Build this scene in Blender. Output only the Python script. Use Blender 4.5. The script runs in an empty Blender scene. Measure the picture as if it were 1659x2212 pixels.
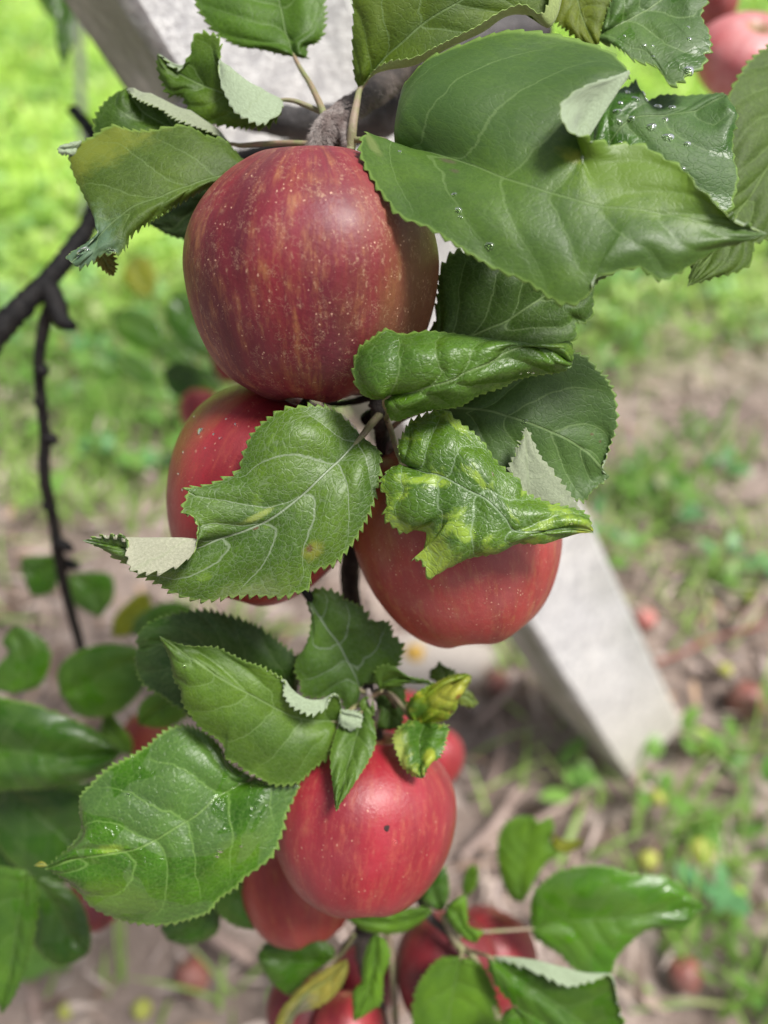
import bpy, math, random
import numpy as np
from mathutils import Vector, Matrix

# ------------------------------------------------------------------ camera, world, sun, exposure
F, CX, CY = 1600.0, 829.5, 1106.0        # focal length and centre of the photograph, in units where the photo is 1659 x 2212
CAM_H, PITCH = 0.815, math.radians(45)
sc = bpy.context.scene
COL = sc.collection
cam_data = bpy.data.cameras.new("camera"); cam = bpy.data.objects.new("camera", cam_data); COL.objects.link(cam)
cam.location = (0, 0, CAM_H); cam.rotation_euler = (math.pi/2 - PITCH, 0, 0)
cam_data.sensor_fit = 'HORIZONTAL'; cam_data.sensor_width = 36; cam_data.lens = 36*F/1659
cam_data.clip_start = 0.01; cam_data.clip_end = 300
cam_data.dof.use_dof = True; cam_data.dof.focus_distance = 0.207; cam_data.dof.aperture_fstop = 6.6
sc.camera = cam
SUN_EL, SUN_AZ = math.radians(66), math.radians(102)   # azimuth from +Y towards +X
w = bpy.data.worlds.new("World"); sc.world = w; w.use_nodes = True
nt = w.node_tree; nt.nodes.clear()
sky = nt.nodes.new('ShaderNodeTexSky'); sky.sky_type = 'NISHITA'; sky.sun_disc = False
sky.sun_elevation = SUN_EL; sky.sun_rotation = SUN_AZ; sky.dust_density = 3.0; sky.ozone_density = 1.0
hs = nt.nodes.new('ShaderNodeHueSaturation'); hs.inputs['Saturation'].default_value = 0.35
bg = nt.nodes.new('ShaderNodeBackground'); bg.inputs['Strength'].default_value = 0.075
wo = nt.nodes.new('ShaderNodeOutputWorld')
nt.links.new(sky.outputs[0], hs.inputs['Color']); nt.links.new(hs.outputs[0], bg.inputs[0]); nt.links.new(bg.outputs[0], wo.inputs[0])
sd = bpy.data.lights.new("sun", 'SUN'); sd.energy = 3.1; sd.angle = math.radians(17); sd.color = (1.0, 0.97, 0.92)
sun = bpy.data.objects.new("sun", sd); COL.objects.link(sun)
sdir = Vector((math.sin(SUN_AZ)*math.cos(SUN_EL), math.cos(SUN_AZ)*math.cos(SUN_EL), math.sin(SUN_EL)))
sun.rotation_euler = sdir.to_track_quat('Z', 'Y').to_euler()
sc.view_settings.view_transform = 'Standard'; sc.view_settings.look = 'None'; sc.view_settings.gamma = 1
sc.view_settings.exposure = 0.68
sc.cycles.use_denoising = True
sc.cycles.max_bounces = 8; sc.cycles.transparent_max_bounces = 8

# ------------------------------------------------------------------ helpers
rng = np.random.default_rng(7); random.seed(7)
CP, SP = math.cos(math.pi/2 - PITCH), math.sin(math.pi/2 - PITCH)
def cam2w(p):
    p = np.asarray(p, float)
    x, y, z = p[..., 0], p[..., 1], p[..., 2]
    return np.stack([x, y*CP - z*SP, y*SP + z*CP + CAM_H], -1)
def dirw(v):
    v = np.asarray(v, float); return np.array([v[0], v[1]*CP - v[2]*SP, v[1]*SP + v[2]*CP])
def PX(x, y, z):
    """a point seen at photo position x, y and z centimetres deep -> world metres"""
    x, y, z = np.asarray(x, float), np.asarray(y, float), np.asarray(z, float)*0.01
    return cam2w(np.stack(np.broadcast_arrays((x-CX)/F*z, -(y-CY)/F*z, -z), -1))
def GR(x, y, h=0.0):
    """the ground point seen at photo position x, y"""
    d = dirw([(x-CX)/F, -(y-CY)/F, -1.0]); t = (h-CAM_H)/d[2]
    return np.array([d[0]*t, d[1]*t, h])
FR = {'D': (1, 0, 0), 'a': (.5, 0, 0), 'b': (.5, 829.5, 0), 'c': (.5, 0, 737.3), 'd': (.5, 829.5, 737.3), 'e': (.5, 0, 1474.7), 'f': (.5, 829.5, 1474.7),
      '5': (.3968, 713.2, 658.3), '6': (.2976, 603.5, 1207), '7': (.3638, 109.7, 164.6), '1': (.2976, 768, 0), '2': (.2976, 1165.2, 0),
      '3': (.2976, 768, 274.3), '4': (.2976, 1165.2, 274.3), 'g': (.2481, 521.2, 1892.8)}
def fr(k, pts):
    s, ox, oy = FR[k]
    return [(p[0]*s+ox, p[1]*s+oy) + tuple(p[2:]) for p in pts]

def catmull(P, t):
    """P (n,k) with knots at 0..n-1; t array"""
    n = len(P); t = np.clip(t, 0, n-1); i = np.minimum(t.astype(int), n-2); f = (t-i)[:, None]
    P0 = P[np.maximum(i-1, 0)]; P1 = P[i]; P2 = P[i+1]; P3 = P[np.minimum(i+2, n-1)]
    P0 = np.where((i == 0)[:, None], 2*P1-P2, P0); P3 = np.where((i == n-2)[:, None], 2*P2-P1, P3)
    return 0.5*((2*P1)+(-P0+P2)*f+(2*P0-5*P1+4*P2-P3)*f*f+(-P0+3*P1-3*P2+P3)*f**3)
def rail(pts, us):
    """points (x,y[,u]) -> xy at us, spaced by chord length between tagged u values"""
    n = len(pts); xy = np.array([p[:2] for p in pts], float); tag = [p[2] if len(p) > 2 else None for p in pts]
    tag[0], tag[-1] = 0.0, 1.0
    ch = np.r_[0, np.cumsum(np.linalg.norm(np.diff(xy, axis=0), axis=1)+1e-6)]
    kn = [i for i in range(n) if tag[i] is not None]; u = np.zeros(n)
    for a, b in zip(kn[:-1], kn[1:]):
        u[a:b+1] = tag[a] + (tag[b]-tag[a])*(ch[a:b+1]-ch[a])/(ch[b]-ch[a])
    return catmull(xy, np.interp(us, u, np.arange(n)))
def prof(v, us):
    v = np.atleast_1d(np.asarray(v, float))
    if len(v) == 1: return np.full(len(us), v[0])
    return catmull(v[:, None], us*(len(v)-1))[:, 0]

def new_mesh(name, verts, faces, mats=(), parent=None, origin=None, smooth=True, uvs=None, fm=None):
    verts = np.asarray(verts, float)
    if origin is not None: verts = verts - np.asarray(origin)
    me = bpy.data.meshes.new(name); me.from_pydata(verts.tolist(), [], faces if isinstance(faces, list) else faces.tolist())
    if smooth: me.polygons.foreach_set('use_smooth', np.ones(len(me.polygons), bool))
    for m in mats: me.materials.append(m)
    if fm is not None: me.polygons.foreach_set('material_index', np.asarray(fm, np.int32))
    if uvs:
        vi = np.zeros(len(me.loops), np.int32); me.loops.foreach_get('vertex_index', vi)
        for k, a in uvs.items():
            l = me.uv_layers.new(name=k); l.data.foreach_set('uv', np.asarray(a, np.float32)[vi].ravel())
    me.update()
    o = bpy.data.objects.new(name, me); COL.objects.link(o)
    if parent is not None: o.parent = parent
    elif origin is not None: o.location = origin
    return o
def tag(o, label=None, cat=None, group=None, kind=None):
    if label: o['label'] = label
    if cat: o['category'] = cat
    if group: o['group'] = group
    if kind: o['kind'] = kind
    return o
def empty(name, loc):
    o = bpy.data.objects.new(name, None); COL.objects.link(o); o.location = loc; o.empty_display_size = .01
    return o
def quads(nu, nv, off=0, flip=False, wrap=False):
    i = np.arange(nu-1)[:, None]; j = np.arange(nv if wrap else nv-1)[None, :]; j2 = (j+1) % nv
    a = i*nv+j; b = (i+1)*nv+j; c = (i+1)*nv+j2; d = i*nv+j2
    q = np.stack(np.broadcast_arrays(a, b, c, d), -1).reshape(-1, 4)+off
    return q[:, ::-1] if flip else q
def tube_arrays(P, R, seg=12, bumps=0.0, seed=0):
    """P (n,3) world, R (n,) metres -> verts, faces; capped"""
    P = np.asarray(P); n = len(P); T = np.gradient(P, axis=0); T /= np.linalg.norm(T, axis=1)[:, None]
    up = np.array([0.13, 0.31, 0.94]); N = np.cross(T, up); N /= np.linalg.norm(N, axis=1)[:, None]; B = np.cross(T, N)
    a = np.arange(seg)/seg*2*math.pi; r = np.random.default_rng(seed)
    rad = R[:, None]*(1+bumps*r.normal(size=(n, seg))*0.5)
    if bumps: rad = (rad+np.roll(rad, 1, 1)+np.roll(rad, -1, 1))/3
    V = P[:, None]+rad[..., None]*(np.cos(a)[None, :, None]*N[:, None]+np.sin(a)[None, :, None]*B[:, None])
    V = V.reshape(-1, 3); f = quads(n, seg, wrap=True).tolist()
    V = np.vstack([V, P[:1], P[-1:]]); k = len(V)
    f += [[k-2, (i+1) % seg, i] for i in range(seg)]; b = (n-1)*seg
    f += [[k-1, b+i, b+(i+1) % seg] for i in range(seg)]
    return V, f
def tube(name, pts, rad, mat, parent=None, origin=None, n=40, seg=12, bumps=0.0, seed=0, world=False):
    """pts (x,y,z cm) photo points or world points; rad list in cm along the length"""
    P = np.array(pts, float)
    if not world: P = PX(P[:, 0], P[:, 1], P[:, 2])
    t = np.linspace(0, len(P)-1, n); P = catmull(P, t); R = prof(rad, np.linspace(0, 1, n))*0.01
    V, f = tube_arrays(P, R, seg, bumps, seed)
    return new_mesh(name, V, f, [mat], parent, origin)

# ------------------------------------------------------------------ node helper
class NB:
    def __init__(s, name):
        s.m = bpy.data.materials.new(name); s.m.use_nodes = True; s.t = s.m.node_tree; s.t.nodes.clear()
        s.out = s.t.nodes.new('ShaderNodeOutputMaterial')
    def lk(s, v, sock):
        if isinstance(v, (int, float)): sock.default_value = v
        elif isinstance(v, (tuple, list)):
            sock.default_value = tuple(v)+(1.0,) if len(sock.default_value) == 4 and len(v) == 3 else tuple(v)
        else: s.t.links.new(v, sock)
    def n(s, typ, ins=None, out=0, **kw):
        nd = s.t.nodes.new(typ)
        for k, v in kw.items(): setattr(nd, k, v)
        for k, v in (ins or {}).items(): s.lk(v, nd.inputs[k])
        return nd.outputs[out] if out is not None else nd
    def M(s, op, a, b=0.0, c=None, clamp=False):
        i = {0: a, 1: b}
        if c is not None: i[2] = c
        return s.n('ShaderNodeMath', i, operation=op, use_clamp=clamp)
    def mix(s, f, a, b, bt='MIX'):
        nd = s.t.nodes.new('ShaderNodeMix'); nd.data_type = 'RGBA'; nd.blend_type = bt
        s.lk(f, nd.inputs[0]); s.lk(a, nd.inputs[6]); s.lk(b, nd.inputs[7]); return nd.outputs[2]
    def ss(s, x, a, b, lo=0.0, hi=1.0):
        return s.n('ShaderNodeMapRange', {0: x, 1: a, 2: b, 3: lo, 4: hi}, interpolation_type='SMOOTHSTEP')
    def noise(s, vec, scale, detail=3.0, rough=0.55, out=0, dist=0.0):
        return s.n('ShaderNodeTexNoise', {'Vector': vec, 'Scale': scale, 'Detail': detail, 'Roughness': rough, 'Distortion': dist}, out=out)
    def vor(s, vec, scale, feature='F1', out='Distance', rnd=1.0):
        return s.n('ShaderNodeTexVoronoi', {'Vector': vec, 'Scale': scale, 'Randomness': rnd}, out=out, feature=feature)
    def vadd(s, a, b): return s.n('ShaderNodeVectorMath', {0: a, 1: b}, operation='ADD')
    def vmul(s, a, b): return s.n('ShaderNodeVectorMath', {0: a, 1: b}, operation='MULTIPLY')
    def sep(s, v):
        nd = s.t.nodes.new('ShaderNodeSeparateXYZ'); s.lk(v, nd.inputs[0]); return nd.outputs
    def bump(s, h, dist, strength=1.0, nrm=None):
        i = {'Height': h, 'Distance': dist, 'Strength': strength}
        if nrm is not None: i['Normal'] = nrm
        return s.n('ShaderNodeBump', i)
    def bsdf(s, **kw):
        nd = s.t.nodes.new('ShaderNodeBsdfPrincipled')
        for k, v in kw.items():
            s.lk(v, nd.inputs[k.replace('_', ' ')])
        return nd.outputs[0]
    def surf(s, sh): s.t.links.new(sh, s.out.inputs[0]); return s.m

def mat_leaf(name, green=(.045, .13, .022), warm=(.10, .20, .02), yellow=(.32, .38, .03), mott=0.0, wet=0.0, rough=.45, bloom=.3,
             vein=(.22, .32, .12), vs=.7, fine=.35, seed=0, spots=0.0, trans=.22, patch=None, bumpd=.00022, nlat=7, gscale=1.0, tint=.35, ms=.75, wr=.2):
    bloom *= .4; fine = min(.42, fine*.85+.07); green = tuple(x*k for x, k in zip(green, (1.2, 1.0, .32))); warm = tuple(x*k for x, k in zip(warm, (1.5, 1.2, .32)))
    b = NB(name)
    uv = b.n('ShaderNodeUVMap', uv_map='phys'); g2 = b.n('ShaderNodeUVMap', uv_map='gv')
    p = b.vadd(uv, (seed*3.17, seed*1.71, seed*.37))
    gs = b.sep(g2); gv, vv = gs[0], gs[1]
    ph = b.sep(uv)
    av = b.M('ABSOLUTE', ph[1]); u = ph[2]
    wob = b.M('MULTIPLY', b.M('SUBTRACT', b.noise(p, .9, 2), .5), .34)
    wob2 = b.M('MULTIPLY', b.M('SUBTRACT', b.noise(p, 4.0, 2), .5), .10)
    g = b.M('ADD', b.M('ADD', gv, wob), wob2)
    fr_ = b.M('ABSOLUTE', b.M('SUBTRACT', b.M('FRACT', g), .5))            # 0.5 on the vein ... 0 between
    dl = b.M('SUBTRACT', .5, fr_)                                           # 0 on the vein
    avv = b.M('ABSOLUTE', vv)
    lw = b.ss(avv, 0.0, 1.0, .042, .014)
    lat = b.M('SUBTRACT', 1.0, b.ss(dl, b.M('MULTIPLY', lw, .35), lw))
    lat = b.M('MULTIPLY', lat, b.ss(avv, .78, .97, 1.0, .0))
    mid = b.M('SUBTRACT', 1.0, b.ss(av, .018, .045))
    v1 = b.vor(b.vadd(p, b.vmul(b.noise(p, 2.5, 3, out=1), (.45, .45, 0))), 4.4, 'DISTANCE_TO_EDGE', 'Distance'); v2 = b.vor(b.vadd(p, b.vmul(b.noise(p, 5, 2, out=1), (.12, .12, 0))), 7.5, 'DISTANCE_TO_EDGE', 'Distance')
    t1 = b.M('SUBTRACT', 1.0, b.ss(v1, .0, .045)); t2 = b.M('SUBTRACT', 1.0, b.ss(v2, .0, .075))
    ter = b.M('MAXIMUM', b.M('MULTIPLY', t1, .75), b.M('MULTIPLY', t2, .5))
    vm = b.M('MAXIMUM', b.M('MULTIPLY', b.M('MAXIMUM', mid, b.M('MULTIPLY', lat, .75)), vs), b.M('MULTIPLY', ter, fine))
    big = b.noise(p, .45, 3, .6)
    col = b.mix(b.ss(big, .35, .7), green, warm)
    fine_n = b.noise(p, 13, 5, .75)
    col = b.mix(b.ss(b.noise(p, 2.2, 3, .6), .3, .7, 0, .35), col, b.mix(1.0, col, (1.5, 1.35, 1.0), 'MULTIPLY'))
    col = b.mix(b.ss(fine_n, .3, .7, 0, .75), col, b.mix(1.0, col, (.55, .55, .55), 'MULTIPLY'))
    if mott > 0:
        mn = b.M('ADD', b.noise(b.vadd(p, (5, 9, 0)), ms, 2, .5), b.M('MULTIPLY', b.M('SUBTRACT', b.noise(p, 3.5, 4, .65), .5), .5))
        mk = b.ss(mn, .72-.30*mott, .84-.26*mott)
        mk = b.M('MULTIPLY', mk, b.ss(ter, 0, 1, 1.0, .6))
        col = b.mix(b.M('MULTIPLY', mk, min(1, .45+mott*.6)), col, yellow)
    if patch:      # (u, v, ru, rv, colour, strength): a patch of discoloured blade or painted backlight
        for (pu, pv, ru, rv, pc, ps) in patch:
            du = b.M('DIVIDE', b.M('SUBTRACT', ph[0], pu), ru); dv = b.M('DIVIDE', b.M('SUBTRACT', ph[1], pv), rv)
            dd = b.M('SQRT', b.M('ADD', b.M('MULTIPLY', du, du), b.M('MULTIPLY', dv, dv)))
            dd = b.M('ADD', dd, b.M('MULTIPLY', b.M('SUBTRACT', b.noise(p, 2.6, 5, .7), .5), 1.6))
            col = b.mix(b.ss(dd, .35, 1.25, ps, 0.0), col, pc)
    if spots > 0:
        sp = b.vor(b.vadd(p, (2.2, 7.1, 0)), 1.1); sn = b.noise(p, 7, 2)
        sm = b.ss(b.M('ADD', sp, b.M('MULTIPLY', b.M('SUBTRACT', sn, .5), .16)), .06*spots, .11*spots, 1.0, 0.0)
        col = b.mix(b.M('MULTIPLY', sm, .8), col, (.10, .045, .02))
    rgh = rough
    if wet > 0:
        wn = b.noise(b.vadd(p, (13.1, 4.2, 0)), .55, 2, .5, dist=.6)
        wm = b.ss(wn, .62-.3*wet, .635-.3*wet)
        dry = b.mix(bloom, col, (.11, .19, .07))
        col = b.mix(wm, dry, b.mix(1.0, col, (.9, 1.05, .7), 'MULTIPLY'))
        rgh = b.ss(wm, 0, 1, rough, wr)
    else:
        col = b.mix(bloom, col, (.11, .19, .07))
    col = b.mix(vm, col, vein)
    col = b.mix(b.M('MULTIPLY', b.ss(b.M('ADD', avv, b.M('MULTIPLY', b.M('SUBTRACT', fine_n, .5), .03)), .955, .99), .6), col, (.24, .38, .08))
    quilt = b.ss(dl, 0.0, .32); h = b.M('ADD', b.M('MULTIPLY', quilt, .8), b.M('MULTIPLY', b.ss(v1, 0, .12), .2))
    h = b.M('ADD', h, b.M('MULTIPLY', b.ss(v2, 0, .2), .08)); h = b.M('SUBTRACT', h, b.M('MULTIPLY', mid, .8))
    bp = b.bump(h, bumpd*gscale, 1.0)
    bs = b.bsdf(Base_Color=col, Roughness=rgh, Normal=bp, **{'Specular_IOR_Level': tint})
    tr = b.n('ShaderNodeBsdfTranslucent', {'Color': b.mix(1.0, b.mix(.5, col, warm), (1.6, 1.6, 1.1), 'MULTIPLY'), 'Normal': bp})
    mx = b.n('ShaderNodeMixShader', {0: trans, 1: bs, 2: tr})
    return b.surf(mx)
def mat_under(name, col=(.34, .42, .27), seed=0, trans=.2):
    b = NB(name); uv = b.n('ShaderNodeUVMap', uv_map='phys'); p = b.vadd(uv, (seed*2.1, seed, 0))
    gv = b.sep(b.n('ShaderNodeUVMap', uv_map='gv'))[0]; av = b.M('ABSOLUTE', b.sep(uv)[1])
    dl = b.M('SUBTRACT', .5, b.M('ABSOLUTE', b.M('SUBTRACT', b.M('FRACT', b.M('ADD', gv, b.M('MULTIPLY', b.noise(p, 1.2, 2), .5))), .5)))
    v = b.M('MAXIMUM', b.M('MAXIMUM', b.ss(dl, .01, .05, 1, 0), b.ss(av, .02, .05, 1, 0)), b.M('MULTIPLY', b.ss(b.vor(p, 4.5, 'DISTANCE_TO_EDGE'), 0, .06, 1, 0), .5))
    n1 = b.noise(p, 14, 4, .7)
    c = b.mix(b.ss(n1, .3, .75), tuple(x*.82 for x in col), tuple(min(1, x*1.2) for x in col)); c = b.mix(b.M('MULTIPLY', v, .22), c, (.27, .34, .17))
    bp = b.bump(b.M('ADD', b.M('MULTIPLY', v, .4), n1), .00015, .9)
    bs = b.bsdf(Base_Color=c, Roughness=.8, Normal=bp, Sheen_Weight=.25)
    tr = b.n('ShaderNodeBsdfTranslucent', {'Color': (.3, .45, .08, 1)})
    return b.surf(b.n('ShaderNodeMixShader', {0: trans, 1: bs, 2: tr}))
def mat_plain(name, col, col2=None, scale=60, rough=.7, bump=0.0, bscale=None, spec=.4, detail=4, stretch=None, bump2=None, **kw):
    b = NB(name); tc = b.n('ShaderNodeTexCoord', out=3)
    if stretch: tc = b.vmul(tc, stretch)
    n = b.noise(tc, scale, detail, .62); c = b.mix(b.ss(n, .3, .7), col, col2 or tuple(x*.6 for x in col))
    i = dict(Base_Color=c, Roughness=rough); i['Specular_IOR_Level'] = spec
    if bump: i['Normal'] = b.bump(b.noise(tc, bscale or scale*2, 5, .65), bump)
    i.update(kw)
    return b.surf(b.bsdf(**i))
def mat_apple(name, red=(.42, .03, .03), deep=(.22, .012, .02), streak=(.52, .2, .07), ystreak=.5, side=None, sidec=(.45, .28, .06), dots=.6, seed=0, rough=.38,
              bloomc=(.40, .17, .17), bloom=.12, dotscale=5.5, russet=.0):
    """object space of an apple: z along its axis, unit = its radius"""
    b = NB(name); tc = b.n('ShaderNodeTexCoord', out=3); s = b.sep(tc)
    r = b.M('SQRT', b.M('ADD', b.M('MULTIPLY', s[0], s[0]), b.M('ADD', b.M('MULTIPLY', s[1], s[1]), .0004)))
    ang = b.n('ShaderNodeCombineXYZ', {0: b.M('DIVIDE', s[0], r), 1: b.M('DIVIDE', s[1], r), 2: b.M('MULTIPLY', s[2], .28)})
    a = b.vadd(ang, (seed*1.3, seed*.7, seed*2.9)); o = b.vadd(tc, (seed*4.1, seed, seed*.3))
    n1 = b.noise(a, 2.0, 3, .6); n2 = b.noise(a, 8.5, 4, .65); n3 = b.noise(a, 24, 4, .7); br = b.noise(o, 7, 4, .7)
    c = b.mix(b.ss(n1, .3, .7), red, deep)
    st = b.M('MULTIPLY', b.ss(b.M('ADD', b.M('MULTIPLY', n2, .6), b.M('MULTIPLY', n3, .4)), .47, .68), b.ss(br, .28, .62))
    c = b.mix(b.M('MULTIPLY', st, ystreak), c, streak)
    n4 = b.noise(a, 30, 3, .7)
    c = b.mix(b.ss(n4, .45, .75, 0, .35), c, deep)
    if side:
        dt = b.n('ShaderNodeVectorMath', {0: tc, 1: tuple(side[:3])}, out=1, operation='DOT_PRODUCT')
        sm = b.ss(b.M('ADD', dt, b.M('MULTIPLY', b.M('SUBTRACT', b.noise(a, 5, 4, .7), .5), .7)), side[3], side[3]+.45)
        c = b.mix(b.M('MULTIPLY', sm, side[4]), c, sidec)
    # lenticels
    wv = b.vadd(o, b.vmul(b.noise(o, 9, 2, out=1), (.05, .05, .12)))
    v = b.vor(wv, dotscale*3.6); dsz = b.ss(b.noise(o, 4.3, 3), .3, .75, .03, .22)
    dm = b.M('SUBTRACT', 1.0, b.ss(v, b.M('MULTIPLY', dsz, .5), dsz))
    v2 = b.vor(b.vadd(o, (3, 3, 3)), dotscale*5.5); dm2 = b.M('MULTIPLY', b.ss(v2, .05, .2, 1, 0), b.ss(b.noise(o, 5, 3), .5, .72))
    c = b.mix(b.M('MULTIPLY', b.M('MAXIMUM', dm, b.M('MULTIPLY', dm2, .6)), dots), c, (.72, .45, .3))
    if russet > 0:
        wp = b.vor(b.vadd(o, b.vmul(b.noise(o, 14, 3, out=1), (.25, .25, .25))), 9, 'DISTANCE_TO_EDGE')
        rm = b.M('MAXIMUM', b.M('MULTIPLY', b.ss(wp, 0, .03, 1, 0), b.ss(b.noise(o, 6, 4, .7), .45, .62)), b.M('MULTIPLY', b.ss(b.noise(b.vmul(o, (1, 1, .45)), 22, 5, .75), .56, .68), b.ss(b.noise(o, 4, 4, .7), .38, .6)))
        c = b.mix(b.M('MULTIPLY', rm, russet), c, (.55, .38, .22))
    # waxy bloom, in soft patches
    c = b.mix(b.ss(b.noise(o, 1.6, 3), .35, .75, bloom*.3, bloom*1.6), c, bloomc)
    # cavity russet near the stalk and calyx
    cav = b.M('MULTIPLY', b.ss(r, .12, .34, 1, 0), .75)
    c = b.mix(cav, c, (.30, .25, .10))
    bp = b.bump(b.M('ADD', b.M('MULTIPLY', b.noise(o, 26, 4, .7), .6), b.M('MULTIPLY', dm, .5)), .004, .16)
    rr = b.ss(b.noise(o, 5, 3), .3, .7, rough, rough+.14)
    return b.surf(b.bsdf(Base_Color=c, Roughness=rr, Normal=bp, Coat_Weight=.12, Coat_Roughness=.3, **{'Specular_IOR_Level': .42}))

M_RIM = mat_plain('leaf rim', (.30, .42, .12), (.22, .32, .08), 300, .6)
M_PET = mat_plain('petiole skin', (.20, .24, .09), (.30, .20, .14), 160, .55, .0004, 700)
M_PETR = mat_plain('reddish petiole skin', (.30, .22, .17), (.22, .24, .10), 160, .55, .0004, 700)
M_UND = mat_under('pale leaf underside')
M_UND2 = mat_under('greyish leaf underside', (.30, .34, .22), 4)
M_UNDG = mat_under('green leaf underside', (.13, .24, .07), 7)
bb = NB('rain water'); M_WATER = bb.surf(bb.bsdf(Base_Color=(1, 1, 1), Roughness=.02, IOR=1.33, Transmission_Weight=1.0))

# ------------------------------------------------------------------ leaf builder
def water_drop(parent, origin, pos, nrm, r, flat=.45, seed=0, name='water_drop', sink=.00008):
    nrm = np.asarray(nrm)/np.linalg.norm(nrm); a = np.cross(nrm, [.3, .2, .9]); a /= np.linalg.norm(a); c = np.cross(nrm, a)
    rr = np.random.default_rng(seed); ns, nr = 16, 6; V = []
    w1, w2, p1 = rr.uniform(.05, .22), rr.uniform(.03, .12), rr.uniform(0, 6)
    el = rr.uniform(.7, 1.0)
    for i in range(nr):
        th = i/(nr-1)*math.pi/2; rad = math.cos(th)*r; h = math.sin(th)*r*flat
        for j in range(ns):
            ph = j/ns*2*math.pi; k = 1+w1*math.cos(2*ph+p1)+w2*math.cos(3*ph)
            V.append(pos+a*rad*k*math.cos(ph)+c*rad*k*el*math.sin(ph)+nrm*(h-(sink if i == 0 else 0)))
    f = quads(nr, ns, wrap=True).tolist(); f.append(list(range(ns))); f.append([(nr-1)*ns+i for i in range(ns)][::-1])
    return new_mesh(name, V, f, [M_WATER], parent, origin)
def grid_leaf(L, L1, M, R1, R, nu, nv, teeth=40, tooth=.09, ripple=.03, quilt=.0, seed=0, nlat=7, shapev=None, skew=(.24, .06)):
    """five rails (nu,3) in photo x,y and depth cm -> world grid (nu,nv,3), normals, uv arrays"""
    rr = np.random.default_rng(seed)
    W = [PX(r[:, 0], r[:, 1], r[:, 2]) for r in (L, L1, M, R1, R)]
    W = np.stack(W, 1)                                   # nu,5,3
    us = np.linspace(0, 1, nu)
    k = np.linspace(-1, 1, nv); vs = np.sign(k)*(1-(1-np.abs(k))**1.15)
    def ev(v):                                            # v (nu,nv) -> position
        t = (np.clip(v, -1, 1)+1)*2; i = np.minimum(t.astype(int), 3); f = (t-i)[..., None]; ui = np.arange(nu)[:, None]
        # halves are splined separately, so the midrib can crease
        P1 = W[ui, i]; P2 = W[ui, i+1]
        lo = (i % 2 == 0)
        P0 = np.where((i == 0)[..., None], 2*P1-P2, W[ui, np.maximum(i-1, 0)]); P3 = np.where((i == 3)[..., None], 2*P2-P1, W[ui, np.minimum(i+2, 4)])
        P3 = np.where((i == 1)[..., None], P2+(P2-P1)*.6+ (P3-P2)*.4, P3); P0 = np.where((i == 2)[..., None], P1-(P2-P1)*.6-(P1-P0)*.4, P0)
        return 0.5*((2*P1)+(-P0+P2)*f+(2*P0-5*P1+4*P2-P3)*f*f+(-P0+3*P1-3*P2+P3)*f**3)
    V0 = np.tile(vs, (nu, 1)); G = ev(V0)
    # teeth: push the margin outwards, sawtooth leaning to the tip
    for side, j, jn in ((-1, 0, 3), (1, nv-1, nv-4)):
        d = G[:, j]-G[:, jn]; ln = np.linalg.norm(d, axis=1); ln[ln < 1e-7] = 1; d /= ln[:, None]
        e = np.gradient(G[:, j], axis=0); el = np.linalg.norm(e, axis=1); s = np.cumsum(el); s = s/s[-1]; el[el < 1e-9] = 1; e /= el[:, None]
        ph = s*teeth+np.interp(s, np.linspace(0, 1, 14), rr.normal(size=14)*.35)+rr.uniform(0, 1)
        fr_ = ph % 1.0; saw = np.where(fr_ < .72, fr_/.72, (1-fr_)/.28)
        am = tooth*.01*np.interp(np.floor(ph), np.arange(-2, teeth+4), rr.uniform(.55, 1.25, teeth+6))
        am *= np.clip(s/.06, 0, 1)*np.clip((1-s)/.03, .2, 1)
        for q, wgt in ((0, 1.0), (1, .45), (2, .12)):
            jj = j+q if side < 0 else j-q
            G[:, jj] += (d*(saw-.4)[:, None]+e*(saw*.35)[:, None])*(am*wgt)[:, None]
    # physical coordinates
    mj = nv//2
    su = np.r_[0, np.cumsum(np.linalg.norm(np.diff(G[:, mj], axis=0), axis=1))]*100
    dv = np.linalg.norm(np.diff(G, axis=1), axis=2)*100; cv = np.zeros((nu, nv)); cv[:, 1:] = np.cumsum(dv, 1); cv -= cv[:, mj:mj+1]
    U = np.tile(us[:, None], (1, nv)); Vn = V0
    av = np.abs(Vn)
    gv = (U-skew[0]*av-skew[1]*av**2)*nlat+.22*np.tanh(Vn*9)+.22*np.sin(U*7+seed*1.3)*np.sign(Vn)*np.minimum(1, av*6)+.12*np.sin(U*13+seed)
    du = np.gradient(G, axis=0); dvv = np.gradient(G, axis=1); N = np.cross(du, dvv); nl = np.linalg.norm(N, axis=2, keepdims=True); nl[nl < 1e-14] = 1; N /= nl
    # ripples and quilting along the normal
    f1 = rr.uniform(0, 6, 8); wv = 0
    for q in range(4): wv = wv+np.sin(U*(5+4*q)+f1[q]+Vn*(2+1.5*q)*(1 if q % 2 else -1))*np.cos(Vn*(1.5+q)+f1[q+4])/(1+q*.7)
    edge = .25+.75*av**1.5; ends = np.clip(U/.12, 0, 1)*np.clip((1-U)/.08, 0, 1)
    H = ripple*.01*wv*edge*ends
    fd = .5-np.abs((gv % 1)-.5)
    H = H-0
    sg = 1.0 if np.mean((N*(cam2w([0, 0, 0])-G)).sum(-1)) > 0 else -1.0
    N = N*sg
    H = H+quilt*.01*(np.sin(np.clip(fd/.5, 0, 1)*math.pi/2)-.6)*ends*(1-av**6)
    G = G+N*H[..., None]
    du = np.gradient(G, axis=0); dvv = np.gradient(G, axis=1); N = np.cross(du, dvv)*sg; nl = np.linalg.norm(N, axis=2, keepdims=True); nl[nl < 1e-14] = 1; N /= nl
    phys = np.stack([su[:, None]+cv*0, cv], -1)
    return G, N, sg, phys, np.stack([gv, Vn], -1)
LEAVES = {}; LEN = False
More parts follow.
